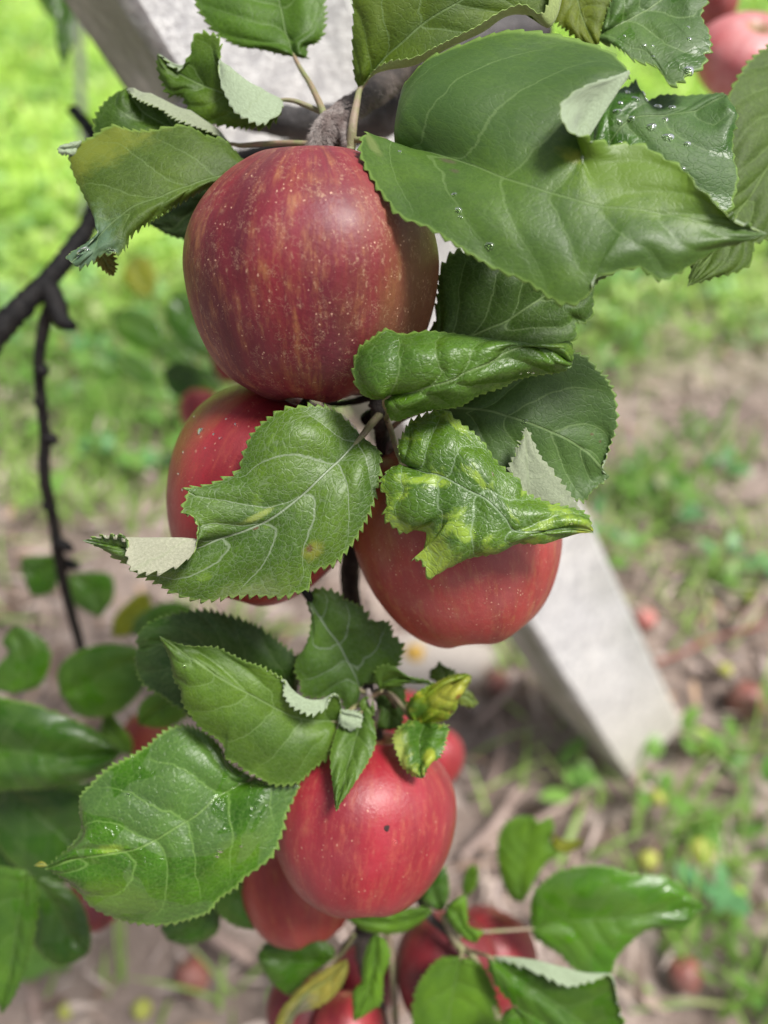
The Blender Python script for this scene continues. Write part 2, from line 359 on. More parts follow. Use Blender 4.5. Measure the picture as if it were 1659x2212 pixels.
def leaf(key, label, frame, M, L, R, zM, zL=None, zR=None, L1=None, R1=None, zL1=None, zR1=None, bulge=.25, bl=None, br=None, mat=None, under=None, flip=False,
         nu=220, nv=41, teeth=38, tooth=.085, ripple=.03, quilt=.02, seed=0, nlat=None, petiole=None, prad=(.09, .075), pmat=None, drops=(), group=None, cat='leaf',
         name='apple_leaf', blade_label=None, part_of=None, part='blade', close=.08, nodes_end=True, flap=None, skew=(.24, .06)):
    tooth = tooth*1.95; teeth = max(3, int(teeth*.84))
    us = np.linspace(0, 1, nu)
    M = fr(frame, M); L = fr(frame, L); R = fr(frame, R)
    L = [M[0][:2]]+L+[M[-1][:2]]; R = [M[0][:2]]+R+[M[-1][:2]]
    zL = zM if zL is None else zL; zR = zM if zR is None else zR
    m3 = np.c_[rail(M, us), prof(zM, us)]; l3 = np.c_[rail(L, us), prof(zL, us)]; r3 = np.c_[rail(R, us), prof(zR, us)]
    # all rails meet at base and tip
    wt = np.clip(us/close, 0, 1)*np.clip((1-us)/close, 0, 1); wt = wt*wt*(3-2*wt)
    l3[:, 2] = m3[:, 2]+(l3[:, 2]-m3[:, 2])*wt; r3[:, 2] = m3[:, 2]+(r3[:, 2]-m3[:, 2])*wt
    def half(e, pts, z, bu):
        if pts is None:
            h = (m3+e)/2; h[:, 2] -= prof(bu, us)*wt
        else:
            pts = fr(frame, pts); h = np.c_[rail([M[0][:2]]+pts+[M[-1][:2]], us), prof(z, us)]; h[:, 2] = m3[:, 2]+(h[:, 2]-m3[:, 2])*wt
        return h
    l1 = half(l3, L1, zL1, bulge if bl is None else bl); r1 = half(r3, R1, zR1, bulge if br is None else br)
    if nlat is None: nlat = int(round(2.6+.45*100*np.linalg.norm(np.diff(PX(m3[:, 0], m3[:, 1], m3[:, 2]), axis=0), axis=1).sum()))
    G, N, sg, phys, gvv = grid_leaf(l3, l1, m3, r1, r3, nu, nv, teeth, tooth, ripple, quilt, seed, nlat, skew=skew)
    if flip: N = -N; sg = -sg
    th = .00011; A = (G+N*th).reshape(-1, 3); B = (G-N*th).reshape(-1, 3); n = nu*nv
    fa = quads(nu, nv, 0, flip=(sg < 0)); fb = quads(nu, nv, n, flip=(sg > 0))
    idx = np.arange(n).reshape(nu, nv); loop = np.r_[idx[:, 0], idx[-1, 1:], idx[-2::-1, -1], idx[0, -2:0:-1]]; nx = np.roll(loop, -1)
    rim = np.stack([loop, nx, nx+n, loop+n], -1)
    if sg > 0: rim = rim[:, ::-1]
    base = G[0, nv//2]
    if part_of is None: root = empty(name, base); tag(root, label, cat, group)
    else: root = part_of; base = np.array(root.location)
    faces = np.vstack([fa, fb, rim]); fm = np.r_[np.zeros(len(fa)), np.ones(len(fb)), np.full(len(rim), 2)]
    uvp = phys.reshape(-1, 2); uvg = gvv.reshape(-1, 2)
    o = new_mesh(part, np.vstack([A, B]), faces, [mat, under or M_UND, M_RIM], root, base, uvs={'phys': np.vstack([uvp, uvp]), 'gv': np.vstack([uvg, uvg])}, fm=fm)
    if part_of is not None and label: o['label'] = label
    if petiole:
        P = [tuple(q) for q in petiole]
        pw = [PX(*q) for q in P]; pw = [np.asarray(q) for q in pw]; pw = pw+[base, G[min(nu-1, int(nu*.05)), nv//2]-N[int(nu*.05), nv//2]*.0006]
        tube('petiole', pw, list(prad)+[prad[-1]*.6], pmat or M_PET, root, base, n=36, seg=12, world=True)
    for i, (u, v, r) in enumerate(drops):
        a, c = int(u*(nu-1)), int((v+1)/2*(nv-1)); water_drop(root, base, G[a, c]+N[a, c]*th, N[a, c], r*.01, seed=seed*31+i)
    if LEN: print('LEN', key, nlat, round(float(phys[-1, 0, 0]), 2), 'L', round(float(phys[:, :, 1].min()), 2), 'R', round(float(phys[:, :, 1].max()), 2))
    LEAVES[key] = (root, G, N)
    return root

# ------------------------------------------------------------------ apple builder
PROF = [(0, .15), (.07, .13), (.16, .06), (.28, .005), (.42, -.012), (.58, .02), (.74, .08), (.87, .165), (.96, .27), (1.0, .40), (.99, .52), (.945, .64), (.86, .76), (.74, .87), (.6, .95), (.46, .993), (.34, 1.0), (.22, .975), (.1, .93), (0, .92)]
def apple(label, x, y, z, rpx, hpx, mat, axis=(0, 1, .05), profile=None, lobe=.02, seed=0, stem=None, calyx=True, group='apples on the tree', drops=(), name='apple', cat='apple', world=None, skewx=0.0, xs=1.0):
    """centre at photo x,y, depth z cm, half width rpx and height hpx in photo units; axis in camera space points to the stalk"""
    R = rpx/F*z*.01; R = R/math.sqrt(1+(rpx/F)**2)*1.0; Hh = hpx/rpx*math.cos(math.atan(abs(y-CY)/F))*.975 if world is None else hpx/rpx
    c = PX(x, y, z) if world is None else np.asarray(world)
    rr = np.random.default_rng(seed+50)
    pr = np.array(profile or PROF, float); nt, nphi = 96, 128
    t = np.linspace(0, len(pr)-1, nt); q = catmull(pr, t); q[:, 0] = np.maximum(q[:, 0], 0); rad, hh = q[:, 0], (.5-q[:, 1])*Hh
    ph = np.arange(nphi)/nphi*2*math.pi
    hfac = (1-(hh/Hh+.5))[:, None]     # 0 top .. 1 bottom
    p0 = rr.uniform(0, 6.28, 4)
    k = 1+lobe*np.cos(5*ph[None]+p0[0])*(.25+.75*hfac)+.018*np.cos(2*ph[None]+p0[1])+.012*np.cos(3*ph[None]+p0[2])*(1-hfac)
    X = rad[:, None]*k*np.cos(ph)[None]*xs+skewx*(hfac-.5)*1.0; Y = rad[:, None]*k*np.sin(ph)[None]; Z = hh[:, None]+.02*np.cos(ph[None]*2+p0[3])*rad[:, None]+0*X
    ring = .03*np.cos(5*ph[None]+p0[0])*np.exp(-((rad[:, None]-.3)/.2)**2)*(hfac > .6); Z = Z-ring
    V = np.stack([X, Y, Z], -1).reshape(-1, 3)
    if world is None:
        tw_ = np.array([-(x-CX)/F, (y-CY)/F, 1.0]); tw_ /= np.linalg.norm(tw_); rt_ = np.cross([0, 1, 0], tw_); rt_ /= np.linalg.norm(rt_); up_ = np.cross(tw_, rt_)
        axis = dirw(rt_*axis[0]+up_*axis[1]+tw_*axis[2])
    ax = Vector(axis).normalized(); side = Vector((1, 0, 0)) if abs(ax.x) < .9 else Vector((0, 1, 0))
    yv = ax.cross(side).normalized(); xv = yv.cross(ax).normalized()
    rot = Matrix((xv, yv, ax)).transposed().to_4x4()
    root = empty(name, c); tag(root, label, cat, group)
    root.matrix_world = Matrix.Translation(Vector(c)) @ rot
    root.scale = (R, R, R)
    body = new_mesh('skin', V, quads(nt, nphi, wrap=True, flip=True), [mat], root)
    if stem:      # length, lean x, lean y in radii
        P = np.array([[0, 0, Hh*.5-.2], [stem[1]*.3, stem[2]*.3, Hh*.5-.2+stem[0]*.4], [stem[1], stem[2], Hh*.5-.2+stem[0]]])
        Pc = catmull(P, np.linspace(0, 2, 20)); Vs, fs = tube_arrays(Pc, prof([.05, .035, .045, .07], np.linspace(0, 1, 20)), 10, .1, seed)
        new_mesh('stalk', Vs, fs, [M_STALK], root)
    if calyx:
        Vc, fc = [], []
        for i in range(5):
            a = i/5*6.283+.3; d = np.array([math.cos(a), math.sin(a), 0]); s = np.array([-math.sin(a), math.cos(a), 0]); b0 = np.array([0, 0, -Hh*.5+.07])
            k0 = len(Vc); Vc += [b0+d*.06+s*.05, b0+d*.06-s*.05, b0+d*.13-s*.035+[0, 0, -.05], b0+d*.13+s*.035+[0, 0, -.05], b0+d*.1+[0, 0, -.12]]
            fc += [[k0, k0+1, k0+2, k0+3], [k0+3, k0+2, k0+4]]
        new_mesh('calyx', Vc, fc, [M_STALK], root)
    for i, (dx, dy, r) in enumerate(drops):   # photo offset from the centre, in radii
        dz = math.sqrt(max(0.02, 1-dx*dx-dy*dy*.9)); n = dirw([dx, -dy, dz])
        # march to the surface along the direction from the centre
        inv = root.matrix_world.to_3x3().inverted(); ln = inv @ Vector(n); ln.normalize()
        dirs = V/np.maximum(np.linalg.norm(V, axis=1), 1e-6)[:, None]; best = int(np.argmax(dirs @ np.array(ln)))
        pos = V[best]; nn = np.array(ln); water_drop(root, None, pos, nn, r/R*.01, .4, seed*17+i, sink=.02)
    return root
M_STALK = mat_plain('woody stalk', (.16, .11, .06), (.22, .18, .09), 8, .8, .01, 30)

# ================================================================== ground and far things
b = NB('orchard soil'); tc = b.n('ShaderNodeTexCoord', out=3)
n1 = b.noise(tc, 5, 5, .65); n2 = b.noise(tc, 28, 6, .7); n3 = b.noise(tc, 1.3, 3); n4 = b.noise(b.vadd(tc, (7, 3, 1)), 75, 4, .7)
c = b.mix(b.ss(n1, .3, .7), (.16, .115, .095), (.42, .33, .285)); c = b.mix(b.ss(n2, .5, .72), c, (.60, .50, .45)); c = b.mix(b.ss(n4, .2, .45, .7, 0), c, (.09, .065, .05))
c = b.mix(b.ss(n3, .55, .7, 0, .4), c, (.16, .19, .07)); so_ = b.sep(tc)
c = b.mix(b.M('MULTIPLY', b.ss(b.M('ADD', so_[1], b.M('MULTIPLY', n3, .5)), 1.25, 1.9), .75), c, b.mix(b.ss(n2, .3, .7), (.12, .25, .03), (.36, .6, .08)))
M_SOIL = b.surf(b.bsdf(Base_Color=c, Roughness=.95, Normal=b.bump(b.M('ADD', n2, n1), .02)))
gx = np.r_[np.linspace(-60, -3, 12), np.linspace(-2.8, 2.8, 140), np.linspace(3, 60, 12)]; gy = np.r_[np.linspace(-60, -.6, 8), np.linspace(-.4, 5, 150), np.linspace(5.4, 120, 30)]
XX, YY = np.meshgrid(gx, gy, indexing='ij'); near = np.exp(-((XX/3)**4+((YY-1.5)/4)**4))
ZZ = .009*near*(np.sin(XX*19+np.cos(YY*13)*2)*np.cos(YY*23+XX*5)+.7*np.sin(XX*41+3*np.sin(YY*17))*np.sin(YY*37))
new_o = new_mesh('ground', np.stack([XX, YY, ZZ-.012*near], -1).reshape(-1, 3), quads(len(gx), len(gy)), [M_SOIL]); tag(new_o, kind='structure')
# ---- concrete trellis post (leaning; its foot stands on one corner)
pd_ = dirw([.45319437, -.60684379, -.65295902]); e1 = dirw([.72934929, .67357293, -.11978785]); e2 = dirw([-.51250803, .42194801, -.74786054]); PW = .095
zt = .2786655*PW/.09; p0 = PX(260, 0, zt*100); tb = None
ptop = p0-pd_*.22; pbot = PX(1350, 1690, zt*100*2593/(2593-1690))
b = NB('weathered concrete'); tc = b.n('ShaderNodeTexCoord', out=3)
n1 = b.noise(tc, 9, 4, .6); n2 = b.noise(tc, 130, 4, .75); n3 = b.noise(tc, 38, 4, .65); n5 = b.vor(tc, 120)
c = b.mix(b.ss(n1, .3, .7), (.72, .71, .71), (.84, .82, .79)); c = b.mix(b.ss(n2, .40, .60, .8, 0), c, (.46, .45, .46)); c = b.mix(b.ss(n3, .55, .75, 0, .5), c, (.76, .75, .74))
uvn = b.n('ShaderNodeUVMap', uv_map='gv'); sx = b.sep(uvn)
alg = b.M('MULTIPLY', sx[0], b.ss(b.noise(tc, 14, 4, .6), .2, .6)); c = b.mix(b.M('MINIMUM', alg, .8), c, (.19, .21, .14))
so3 = b.sep(tc)
c = b.mix(b.ss(so3[2], .0, .25, .55, 0), c, (.62, .55, .44))
c = b.mix(b.M('MULTIPLY', b.ss(b.noise(b.vmul(tc, (1, 1, 1)), 22, 3, .6), .66, .72), .6), c, (.22, .2, .17))
h = b.M('ADD', n2, b.M('MULTIPLY', b.noise(tc, 420, 3, .7), .5))
M_CONC = b.surf(b.bsdf(Base_Color=c, Roughness=.9, Normal=b.bump(h, .0015, 1.0)))
L_ = np.linalg.norm(pbot-ptop); nl_ = 80; ch = .006; cs = []
for (a0, a1) in [(ch, 0), (PW*.5, 0), (PW-ch, 0), (PW, ch), (PW, PW*.5), (PW, PW-ch), (PW-ch, PW), (PW*.5, PW), (ch, PW), (0, PW-ch), (0, PW*.5), (0, ch)]: cs.append((a0, a1))
V = []; al = []
for i in range(nl_):
    t = i/(nl_-1)*L_
    for k, (a0, a1) in enumerate(cs):
        wv = .0004*math.sin(t*37+k*1.7)+.0003*math.sin(t*91+k*3.1)
        V.append(ptop+pd_*t+e1*(a0+(wv if k in (0, 11, 10) else 0))+e2*(a1+wv)); al.append((min(1, {0: .0, 11: .95, 10: .75, 9: .9, 1: 0, 2: .35, 3: .7}.get(k, .5)), 0))
k0 = len(V); f = quads(nl_, 12, wrap=True).tolist(); f += [list(range(12)), [(nl_-1)*12+i for i in range(12)][::-1]]
pr_ = empty('post', pbot); tag(pr_, 'leaning weathered grey concrete post behind the apples', 'post')
new_mesh('shaft', V, f, [M_CONC], pr_, pbot, smooth=False, uvs={'gv': al})
# ---- density of green on the ground, as a map over the ground
def px_of(X, Y):
    y = Y*CP-CAM_H*SP; z = -(Y*SP)-CAM_H*CP      # world -> camera space for points on the ground
    yc = Y*CP+(-CAM_H)*SP; zc = -Y*SP+(-CAM_H)*CP
    return CX+X/(-zc)*F, CY-yc/(-zc)*F, zc
spots_g = [(200, 1040, 230, 90, .55), (1480, 980, 180, 40, .3), (1250, 1300, 90, 90, .3),(250, 900, 260, 90, .9), (90, 1080, 120, 60, .6), (330, 1130, 90, 60, .45), (1350, 1180, 120, 60, .6), (1560, 1260, 130, 60, .45), (1180, 1660, 60, 40, .5), (1290, 1800, 90, 60, .4), (20, 1300, 80, 60, .4), (560, 2170, 90, 50, .5), (200, 2120, 80, 40, .4),(180, 1000, 190, 45, .55), (60, 960, 100, 60, .7), (120, 1120, 150, 50, .45), (450, 1010, 80, 60, .5), (480, 1370, 120, 30, .5), (1450, 620, 170, 60, 1), (1350, 740, 110, 60, .9), (1600, 680, 100, 60, .9), (1400, 1080, 110, 80, .95),
    (1560, 1010, 110, 50, .6), (1630, 1180, 70, 60, .6), (1470, 1300, 60, 60, .5), (1560, 1400, 90, 40, .4), (1140, 1420, 60, 60, .7), (1200, 1540, 60, 50, .45), (1500, 1640, 70, 50, .7), (1620, 1640, 90, 80, .8), (1450, 1800, 70, 110, .6), (1600, 1860, 90, 120, .8), (1500, 2050, 120, 120, .85), (1640, 2150, 100, 100, .9), (1350, 1950, 60, 60, .3),
    (1230, 1700, 80, 40, .35), (480, 2130, 90, 50, .4), (330, 2150, 60, 40, .35), (80, 2160, 60, 40, .4), (260, 2050, 60, 30, .3), (1120, 1640, 40, 60, .5), (880, 1430, 60, 20, .1), (1050, 1690, 60, 60, .3), (400, 960, 120, 90, .6)]
def gdens(X, Y):
    x, y, zc = px_of(X, Y); d = 1/(1+np.exp((y-820-.06*(x-300)*(x < 500)+.35*np.maximum(0, x-900))/45))
    for (a, c_, ra, rc, wt) in spots_g: d = np.maximum(d, wt*np.exp(-((x-a)/ra)**2-((y-c_)/rc)**2))
    return d
def patchn(X, Y, s, o=0): return .5+.25*(np.sin(X*s+1.7*np.sin(Y*s*.8+o)+o)+np.sin(Y*s*1.3+2.1*np.sin(X*s*.6+o)+o*2))
def vcol_mat(name, rough, trans, spec=.3):
    b = NB(name); a = b.n('ShaderNodeAttribute', attribute_name='tone', out=0); bs = b.bsdf(Base_Color=a, Roughness=rough, **{'Specular_IOR_Level': spec})
    tr = b.n('ShaderNodeBsdfTranslucent', {'Color': b.mix(1.0, a, (1.3, 1.3, .8), 'MULTIPLY')})
    return b.surf(b.n('ShaderNodeMixShader', {0: trans, 1: bs, 2: tr}))
def set_tone(o, cols):
    at = o.data.color_attributes.new('tone', 'FLOAT_COLOR', 'POINT'); at.data.foreach_set('color', np.c_[cols, np.ones(len(cols))].astype(np.float32).ravel())
def strips(name, P, ang, lean, H, Wd, curl, cols, mat, ns=4, wprof=(1, .95, .7, .05), kind='stuff'):
    n = len(P); t = np.linspace(0, 1, ns)[None, :, None]
    d = np.stack([np.cos(ang), np.sin(ang), 0*ang], -1)[:, None]; s = np.stack([-np.sin(ang), np.cos(ang), 0*ang], -1)[:, None]
    th = (lean[:, None, None]+curl[:, None, None]*t)
    st = np.full((1, ns, 1), 1/(ns-1)); st[:, 0] = 0
    z = np.cumsum(np.cos(th)*st, 1)*H[:, None, None]; r = np.cumsum(np.sin(th)*st, 1)*H[:, None, None]
    c = P[:, None]+d*r+np.array([0, 0, 1.])*z; wd = (Wd[:, None]*np.array(wprof)[None])[..., None]
    V = np.stack([c-s*wd/2, c+s*wd/2+np.array([0, 0, 1.])*wd*.15], 2).reshape(-1, 3)
    b0 = (np.arange(n)*ns*2)[:, None]+(np.arange(ns-1)*2)[None]; q = np.stack([b0, b0+1, b0+3, b0+2], -1).reshape(-1, 4)
    o = new_mesh(name, V, q, [mat]); set_tone(o, np.repeat(cols, ns*2, 0)); tag(o, kind=kind); return o
M_GRASS = vcol_mat('grass blades', .45, .4); M_WEED = vcol_mat('weed leaves', .35, .3); M_LIT = vcol_mat('dead leaf litter', .85, .08)
def sample(n, xr, yr, fn, r):
    X = r.uniform(*xr, n); Y = r.uniform(*yr, n); k = r.uniform(size=n) < fn(X, Y); return X[k], Y[k]
r_ = np.random.default_rng(11)
def gcol(n, r, X, Y, bright):  # bright puts the open daylight on far grass and weeds into their colour
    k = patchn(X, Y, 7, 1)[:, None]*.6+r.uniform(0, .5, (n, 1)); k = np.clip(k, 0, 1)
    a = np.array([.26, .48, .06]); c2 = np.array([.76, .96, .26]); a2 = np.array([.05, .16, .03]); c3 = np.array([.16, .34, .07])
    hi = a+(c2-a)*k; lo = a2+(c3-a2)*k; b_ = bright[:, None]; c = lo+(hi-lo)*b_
    y = r.uniform(size=(n, 1)) < .12; return np.where(y, np.array([.68, .8, .34])*(.3+.7*b_), c)  # a few pale blades: glints of wet grass painted as colour
# lush far grass
X, Y = sample(90000, (-4.5, 4.5), (.9, 7.5), lambda x, y: gdens(x, y)*np.where(patchn(x, y, 5) > .22, 1, .45)*(np.abs(x) < .55*y+.9), r_)
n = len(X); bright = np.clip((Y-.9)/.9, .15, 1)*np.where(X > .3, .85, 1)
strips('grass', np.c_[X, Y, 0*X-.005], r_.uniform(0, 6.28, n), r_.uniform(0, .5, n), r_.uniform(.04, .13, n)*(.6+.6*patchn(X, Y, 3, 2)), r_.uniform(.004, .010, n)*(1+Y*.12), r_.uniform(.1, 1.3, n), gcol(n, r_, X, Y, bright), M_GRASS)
# sparse near grass
X, Y = sample(42000, (-1.3, 1.3), (-.25, 1.25), lambda x, y: gdens(x, y)**1.4*.75, r_)
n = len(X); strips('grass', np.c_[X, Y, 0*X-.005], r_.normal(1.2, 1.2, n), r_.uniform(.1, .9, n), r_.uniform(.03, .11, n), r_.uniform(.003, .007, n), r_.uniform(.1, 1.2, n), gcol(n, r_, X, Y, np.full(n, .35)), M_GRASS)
# broad-leaved weeds: rosettes
X, Y = sample(30000, (-3.2, 3.2), (-.2, 5), lambda x, y: np.clip(gdens(x, y), 0, 1)*np.where(y > 1.2, .55, .34)*(np.abs(x) < .55*y+.8), r_)
n = len(X); m = 6; XX2 = np.repeat(X, m)+r_.normal(size=n*m)*.012; YY2 = np.repeat(Y, m)+r_.normal(size=n*m)*.012; N_ = n*m; hz = np.repeat(r_.uniform(0, .05, n), m)
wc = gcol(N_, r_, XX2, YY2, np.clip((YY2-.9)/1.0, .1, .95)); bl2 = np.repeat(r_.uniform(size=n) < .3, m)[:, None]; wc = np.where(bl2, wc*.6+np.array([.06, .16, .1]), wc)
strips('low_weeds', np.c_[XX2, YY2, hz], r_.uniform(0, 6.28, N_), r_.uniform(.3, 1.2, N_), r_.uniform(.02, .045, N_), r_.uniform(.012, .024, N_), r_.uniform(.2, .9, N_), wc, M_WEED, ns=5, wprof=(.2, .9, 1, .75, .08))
# litter: dry leaves, chips, husks
X, Y = sample(45000, (-2.5, 2.5), (-.3, 4), lambda x, y: (1-.55*np.clip(gdens(x, y), 0, 1))*(np.abs(x) < .55*y+.8)*np.where(patchn(x, y, 11, 3) > .4, 1, .5), r_)
n = len(X); pal = np.array([[.52, .42, .38], [.38, .29, .24], [.22, .15, .11], [.55, .45, .39], [.12, .085, .065], [.44, .30, .20], [.16, .12, .10]]); lc = pal[r_.choice(7, n, p=[.2, .22, .18, .12, .14, .06, .08])]*r_.uniform(.8, 1.15, (n, 1))
strips('leaf_litter', np.c_[X, Y, r_.uniform(0, .012, n)], r_.uniform(0, 6.28, n), r_.uniform(1.25, 1.6, n), r_.uniform(.012, .05, n), r_.uniform(.002, .009, n), r_.uniform(-.3, .4, n), lc, M_LIT, ns=4, wprof=(.5, 1, .8, .2))
# ---- dry twigs on the ground, each a thing
M_TW = [mat_plain('dry pinkish twig', (.42, .32, .28), (.28, .2, .17), 40, .9, .001, 200), mat_plain('dark old twig', (.16, .12, .10), (.08, .06, .05), 40, .9, .001, 200), mat_plain('red brown twig', (.38, .14, .10), (.25, .10, .08), 40, .8, .001, 200)]
tw = [((1000, 1850), (1120, 1700), 1.3, 0, 'pale twig lying on the soil to the right of the pink apple'), ((1050, 1830), (1290, 1690), .9, 0, 'long pale twig running towards the foot of the post'), ((1030, 1560), (1130, 1450), 1.1, 0, 'pinkish twig on the soil left of the concrete post'),
      ((1060, 1700), (1075, 1540), .9, 0, 'short upright looking pale twig left of the concrete post'), ((1400, 1440), (1520, 1390), .7, 2, 'reddish twig right of the concrete post'), ((1500, 1390), (1659, 1350), .6, 2, 'thin reddish twig near the right edge'),
      ((1590, 1360), (1659, 1230), 1.2, 0, 'thick pale stick near the right edge'), ((1500, 1420), (1640, 1560), .9, 1, 'dark twig crossing beside the pink fallen apple'), ((420, 2000), (550, 2080), 1.6, 0, 'pale thick stick on the soil below the wet leaf'),
      ((60, 2100), (80, 2212), 1.2, 0, 'pale twig at the bottom left edge'), ((1200, 1230), (1330, 1180), .8, 0, 'pale twig behind the top of the post foot'), ((1370, 1330), (1450, 1180), .7, 0, 'slanting pale twig right of the post'), ((230, 860), (420, 905), 1.0, 1, 'dark twig on the soil behind the crimson apple'),
      ((0, 935), (130, 900), 1.2, 1, 'dark stick on the soil at the left edge')]
for i, (p, q, r0, mi, lb) in enumerate(tw):
    a, c_ = GR(*p, .008), GR(*q, .014); o_ = empty('twig', a); tag(o_, lb, 'twig', 'dry twigs on the ground'); mid_ = (a+c_)/2+np.array([.006, -.004, .012])
    tube('stem', [a, mid_, c_], [r0*.35, r0*.4, r0*.25], M_TW[mi], o_, a, n=24, seg=8, bumps=.2, seed=i, world=True)
    s0 = mid_+(c_-mid_)*.2; tube('side_shoot', [s0, s0+(c_-a)*.16+np.array([.02, .01, .012])], [r0*.22, r0*.1], M_TW[mi], o_, a, n=10, seg=8, world=True)
# ---- small yellow crab apples, fallen red apples
MY = mat_plain('yellow fruit skin', (.48, .48, .10), (.36, .40, .08), 30, .45); MG_ = mat_plain('green yellow fruit skin', (.38, .58, .06), (.3, .5, .05), 30, .45)
M_STALK = mat_plain('woody stalk', (.16, .11, .06), (.22, .18, .09), 8, .8, .01, 30)
for i, (x, y, rp, m_, lb) in enumerate([(1505, 1848, 27, MY, 'largest bright yellow fruit on the grass low on the right'), (1395, 1866, 21, MY, 'yellow fruit left of the largest yellow one'), (1415, 1728, 17, MY, 'small yellow fruit below the foot of the post'), (1586, 1943, 20, MG_, 'greenish yellow fruit near the right edge'),
        (310, 2184, 20, MY, 'yellow fruit on the soil at the bottom left'), (146, 2186, 16, MY, 'pale yellow fruit nearest the bottom left corner'), (1620, 1302, 14, MY, 'tiny yellow fruit beside the thick pale stick'), (1560, 1455, 15, MY, 'small yellow fruit touching the pink fallen apple'), (1500, 1610, 26, MG_, 'light green fruit between the post foot and the right edge'), (895, 1425, 22, mat_plain('ochre skin', (.55, .33, .06), (.45, .28, .06), 30, .6), 'ochre fruit on the pale stone behind the orange red apple')]):
    g = GR(x, y); dd = abs((np.array([g[0], g[1]*CP-CAM_H*SP, -g[1]*SP-CAM_H*CP]))[2]); R_ = rp/F*dd
    apple(lb, 0, 0, dd*100, rp, rp*1.9, m_, axis=(.3+.2*i, -.4, .8), world=g+np.array([0, 0, R_*.9]), seed=60+i, calyx=False, group='small yellow fruits on the ground', name='fallen_fruit', cat='fruit', stem=(.4, .1, 0))
FA = mat_apple('fallen apple skin', (.55, .07, .06), (.4, .05, .04), (.6, .35, .25), .6, dots=.1, seed=8, bloom=.5, bloomc=(.65, .4, .36)); FB = mat_apple('rotting apple skin', (.33, .09, .06), (.22, .06, .05), (.3, .15, .1), .5, dots=.1, seed=9, bloom=.3, bloomc=(.4, .28, .24))
for i, (x, y, rp, m_, lb) in enumerate([(1610, 1522, 40, FB, 'pink fallen apple on the soil at the right edge'), (1393, 1343, 22, FA, 'small bright red fallen apple touching the right side of the post'), (1478, 2110, 34, FB, 'dull red fallen apple in the grass low on the right'), (420, 2112, 36, FB, 'brownish red rotting apple on the soil at the bottom'),
        (1385, 1480, 26, FB, 'dull red fallen apple right of the post foot'), (75, 130, 17, FB, 'upper of two far fallen apples near the top left corner'), (40, 240, 18, FB, 'lower of two far fallen apples near the top left corner'), (160, 752, 22, FA, 'reddish fallen apple in the grass behind the black branch'), (1075, 1480, 24, FB, 'reddish fallen apple left of the post foot')]):
    g = GR(x, y); dd = abs(-g[1]*SP-CAM_H*CP); R_ = rp/F*dd
    apple(lb, 0, 0, dd*100, rp, rp*1.9, m_, axis=(.3-.3*i, .7, .8), world=g+np.array([0, 0, R_*.35]), seed=80+i, group='fallen apples on the ground', name='fallen_apple', stem=(.4, .1, 0))
# pale stone under the ochre fruit
g = GR(940, 1430); rs = np.random.default_rng(3); V = []
for i in range(9):
    for j in range(20):
        th = i/8*math.pi/2; ph = j/20*6.283; k = 1+.12*math.sin(3*ph+1)+.08*math.sin(5*ph)
        V.append(g+np.array([.075*math.cos(ph)*math.cos(th)**.5*k, .05*math.sin(ph)*math.cos(th)**.5*k, .02*math.sin(th)-.004]))
f = quads(9, 20, wrap=True).tolist()+[list(range(20))]
st_ = new_mesh('stone', V, f, [mat_plain('pale stone', (.44, .39, .35), (.34, .3, .27), 12, .9, .004, 60)], None, g); tag(st_, 'flat pale stone on the soil behind the orange red apple', 'stone')
# far things in the orchard
M_STK = mat_plain('pale stake', (.5, .5, .48), (.4, .4, .38), 10, .8); sg_ = GR(185, 500); so = empty('stake', sg_); tag(so, 'thin pale stake far off in the bright grass', 'stake')
sd_ = dirw([(170-CX)/F, -(60-CY)/F, -1.]); st2 = np.array([0, 0, CAM_H])+sd_*(sg_[1]/sd_[1]); tube('shaft', [sg_, (sg_+st2)/2, st2, st2*1.5-sg_*.5], [.9, .9, .9], M_STK, so, sg_, n=12, world=True)
def tree(x, y, lb, seed, rr0=.06):
    g = GR(x, y); r = np.random.default_rng(seed); o_ = empty('apple_tree', g); tag(o_, lb, 'tree', 'far apple trees')
    top = g+np.array([r.normal()*.1, .1, 1.1]); tube('trunk', [g-np.array([0, 0, .03]), g+np.array([.03, .02, .5]), top], [rr0*130, rr0*90, rr0*70], M_TW[1], o_, g, n=20, seg=14, bumps=.15, seed=seed, world=True)
    for k in range(5):
        a = k*1.3+r.uniform(0, .5); e = top+np.array([math.cos(a)*.6, math.sin(a)*.6, r.uniform(.3, .8)]); tube('limb', [top-np.array([0, 0, .25]), (top+e)/2+[0, 0, .05], e], [3, 2, 1], M_TW[1], o_, g, n=12, seg=8, bumps=.1, seed=k, world=True)
    n = 4500; cl = r.normal(size=(26, 3))*[.5, .5, .3]+[0, 0, 1.75]; ci = r.integers(0, 26, n); p = g+cl[ci]+r.normal(size=(n, 3))*.16
    u = r.normal(size=(n, 3)); u /= np.linalg.norm(u, axis=1)[:, None]; v = np.cross(u, r.normal(size=(n, 3))); v /= np.linalg.norm(v, axis=1)[:, None]; l = r.uniform(.03, .05, (n, 1))
    V = np.stack([p-u*l, p+v*l*.5, p+u*l, p-v*l*.5], 1).reshape(-1, 3); q = np.arange(n*4).reshape(n, 4)
    cr = new_mesh('crown', V, q, [M_WEED], o_, g); set_tone(cr, np.repeat(np.array([.05, .14, .025])*r.uniform(.6, 1.5, (n, 1)), 4, 0))
tree(-60, 60, 'far apple tree whose foot shows in the top left corner', 5); tree(330, -90, 'far apple tree standing behind the concrete post', 6); tree(1500, -120, 'far apple tree standing beyond the upper right leaves', 7)


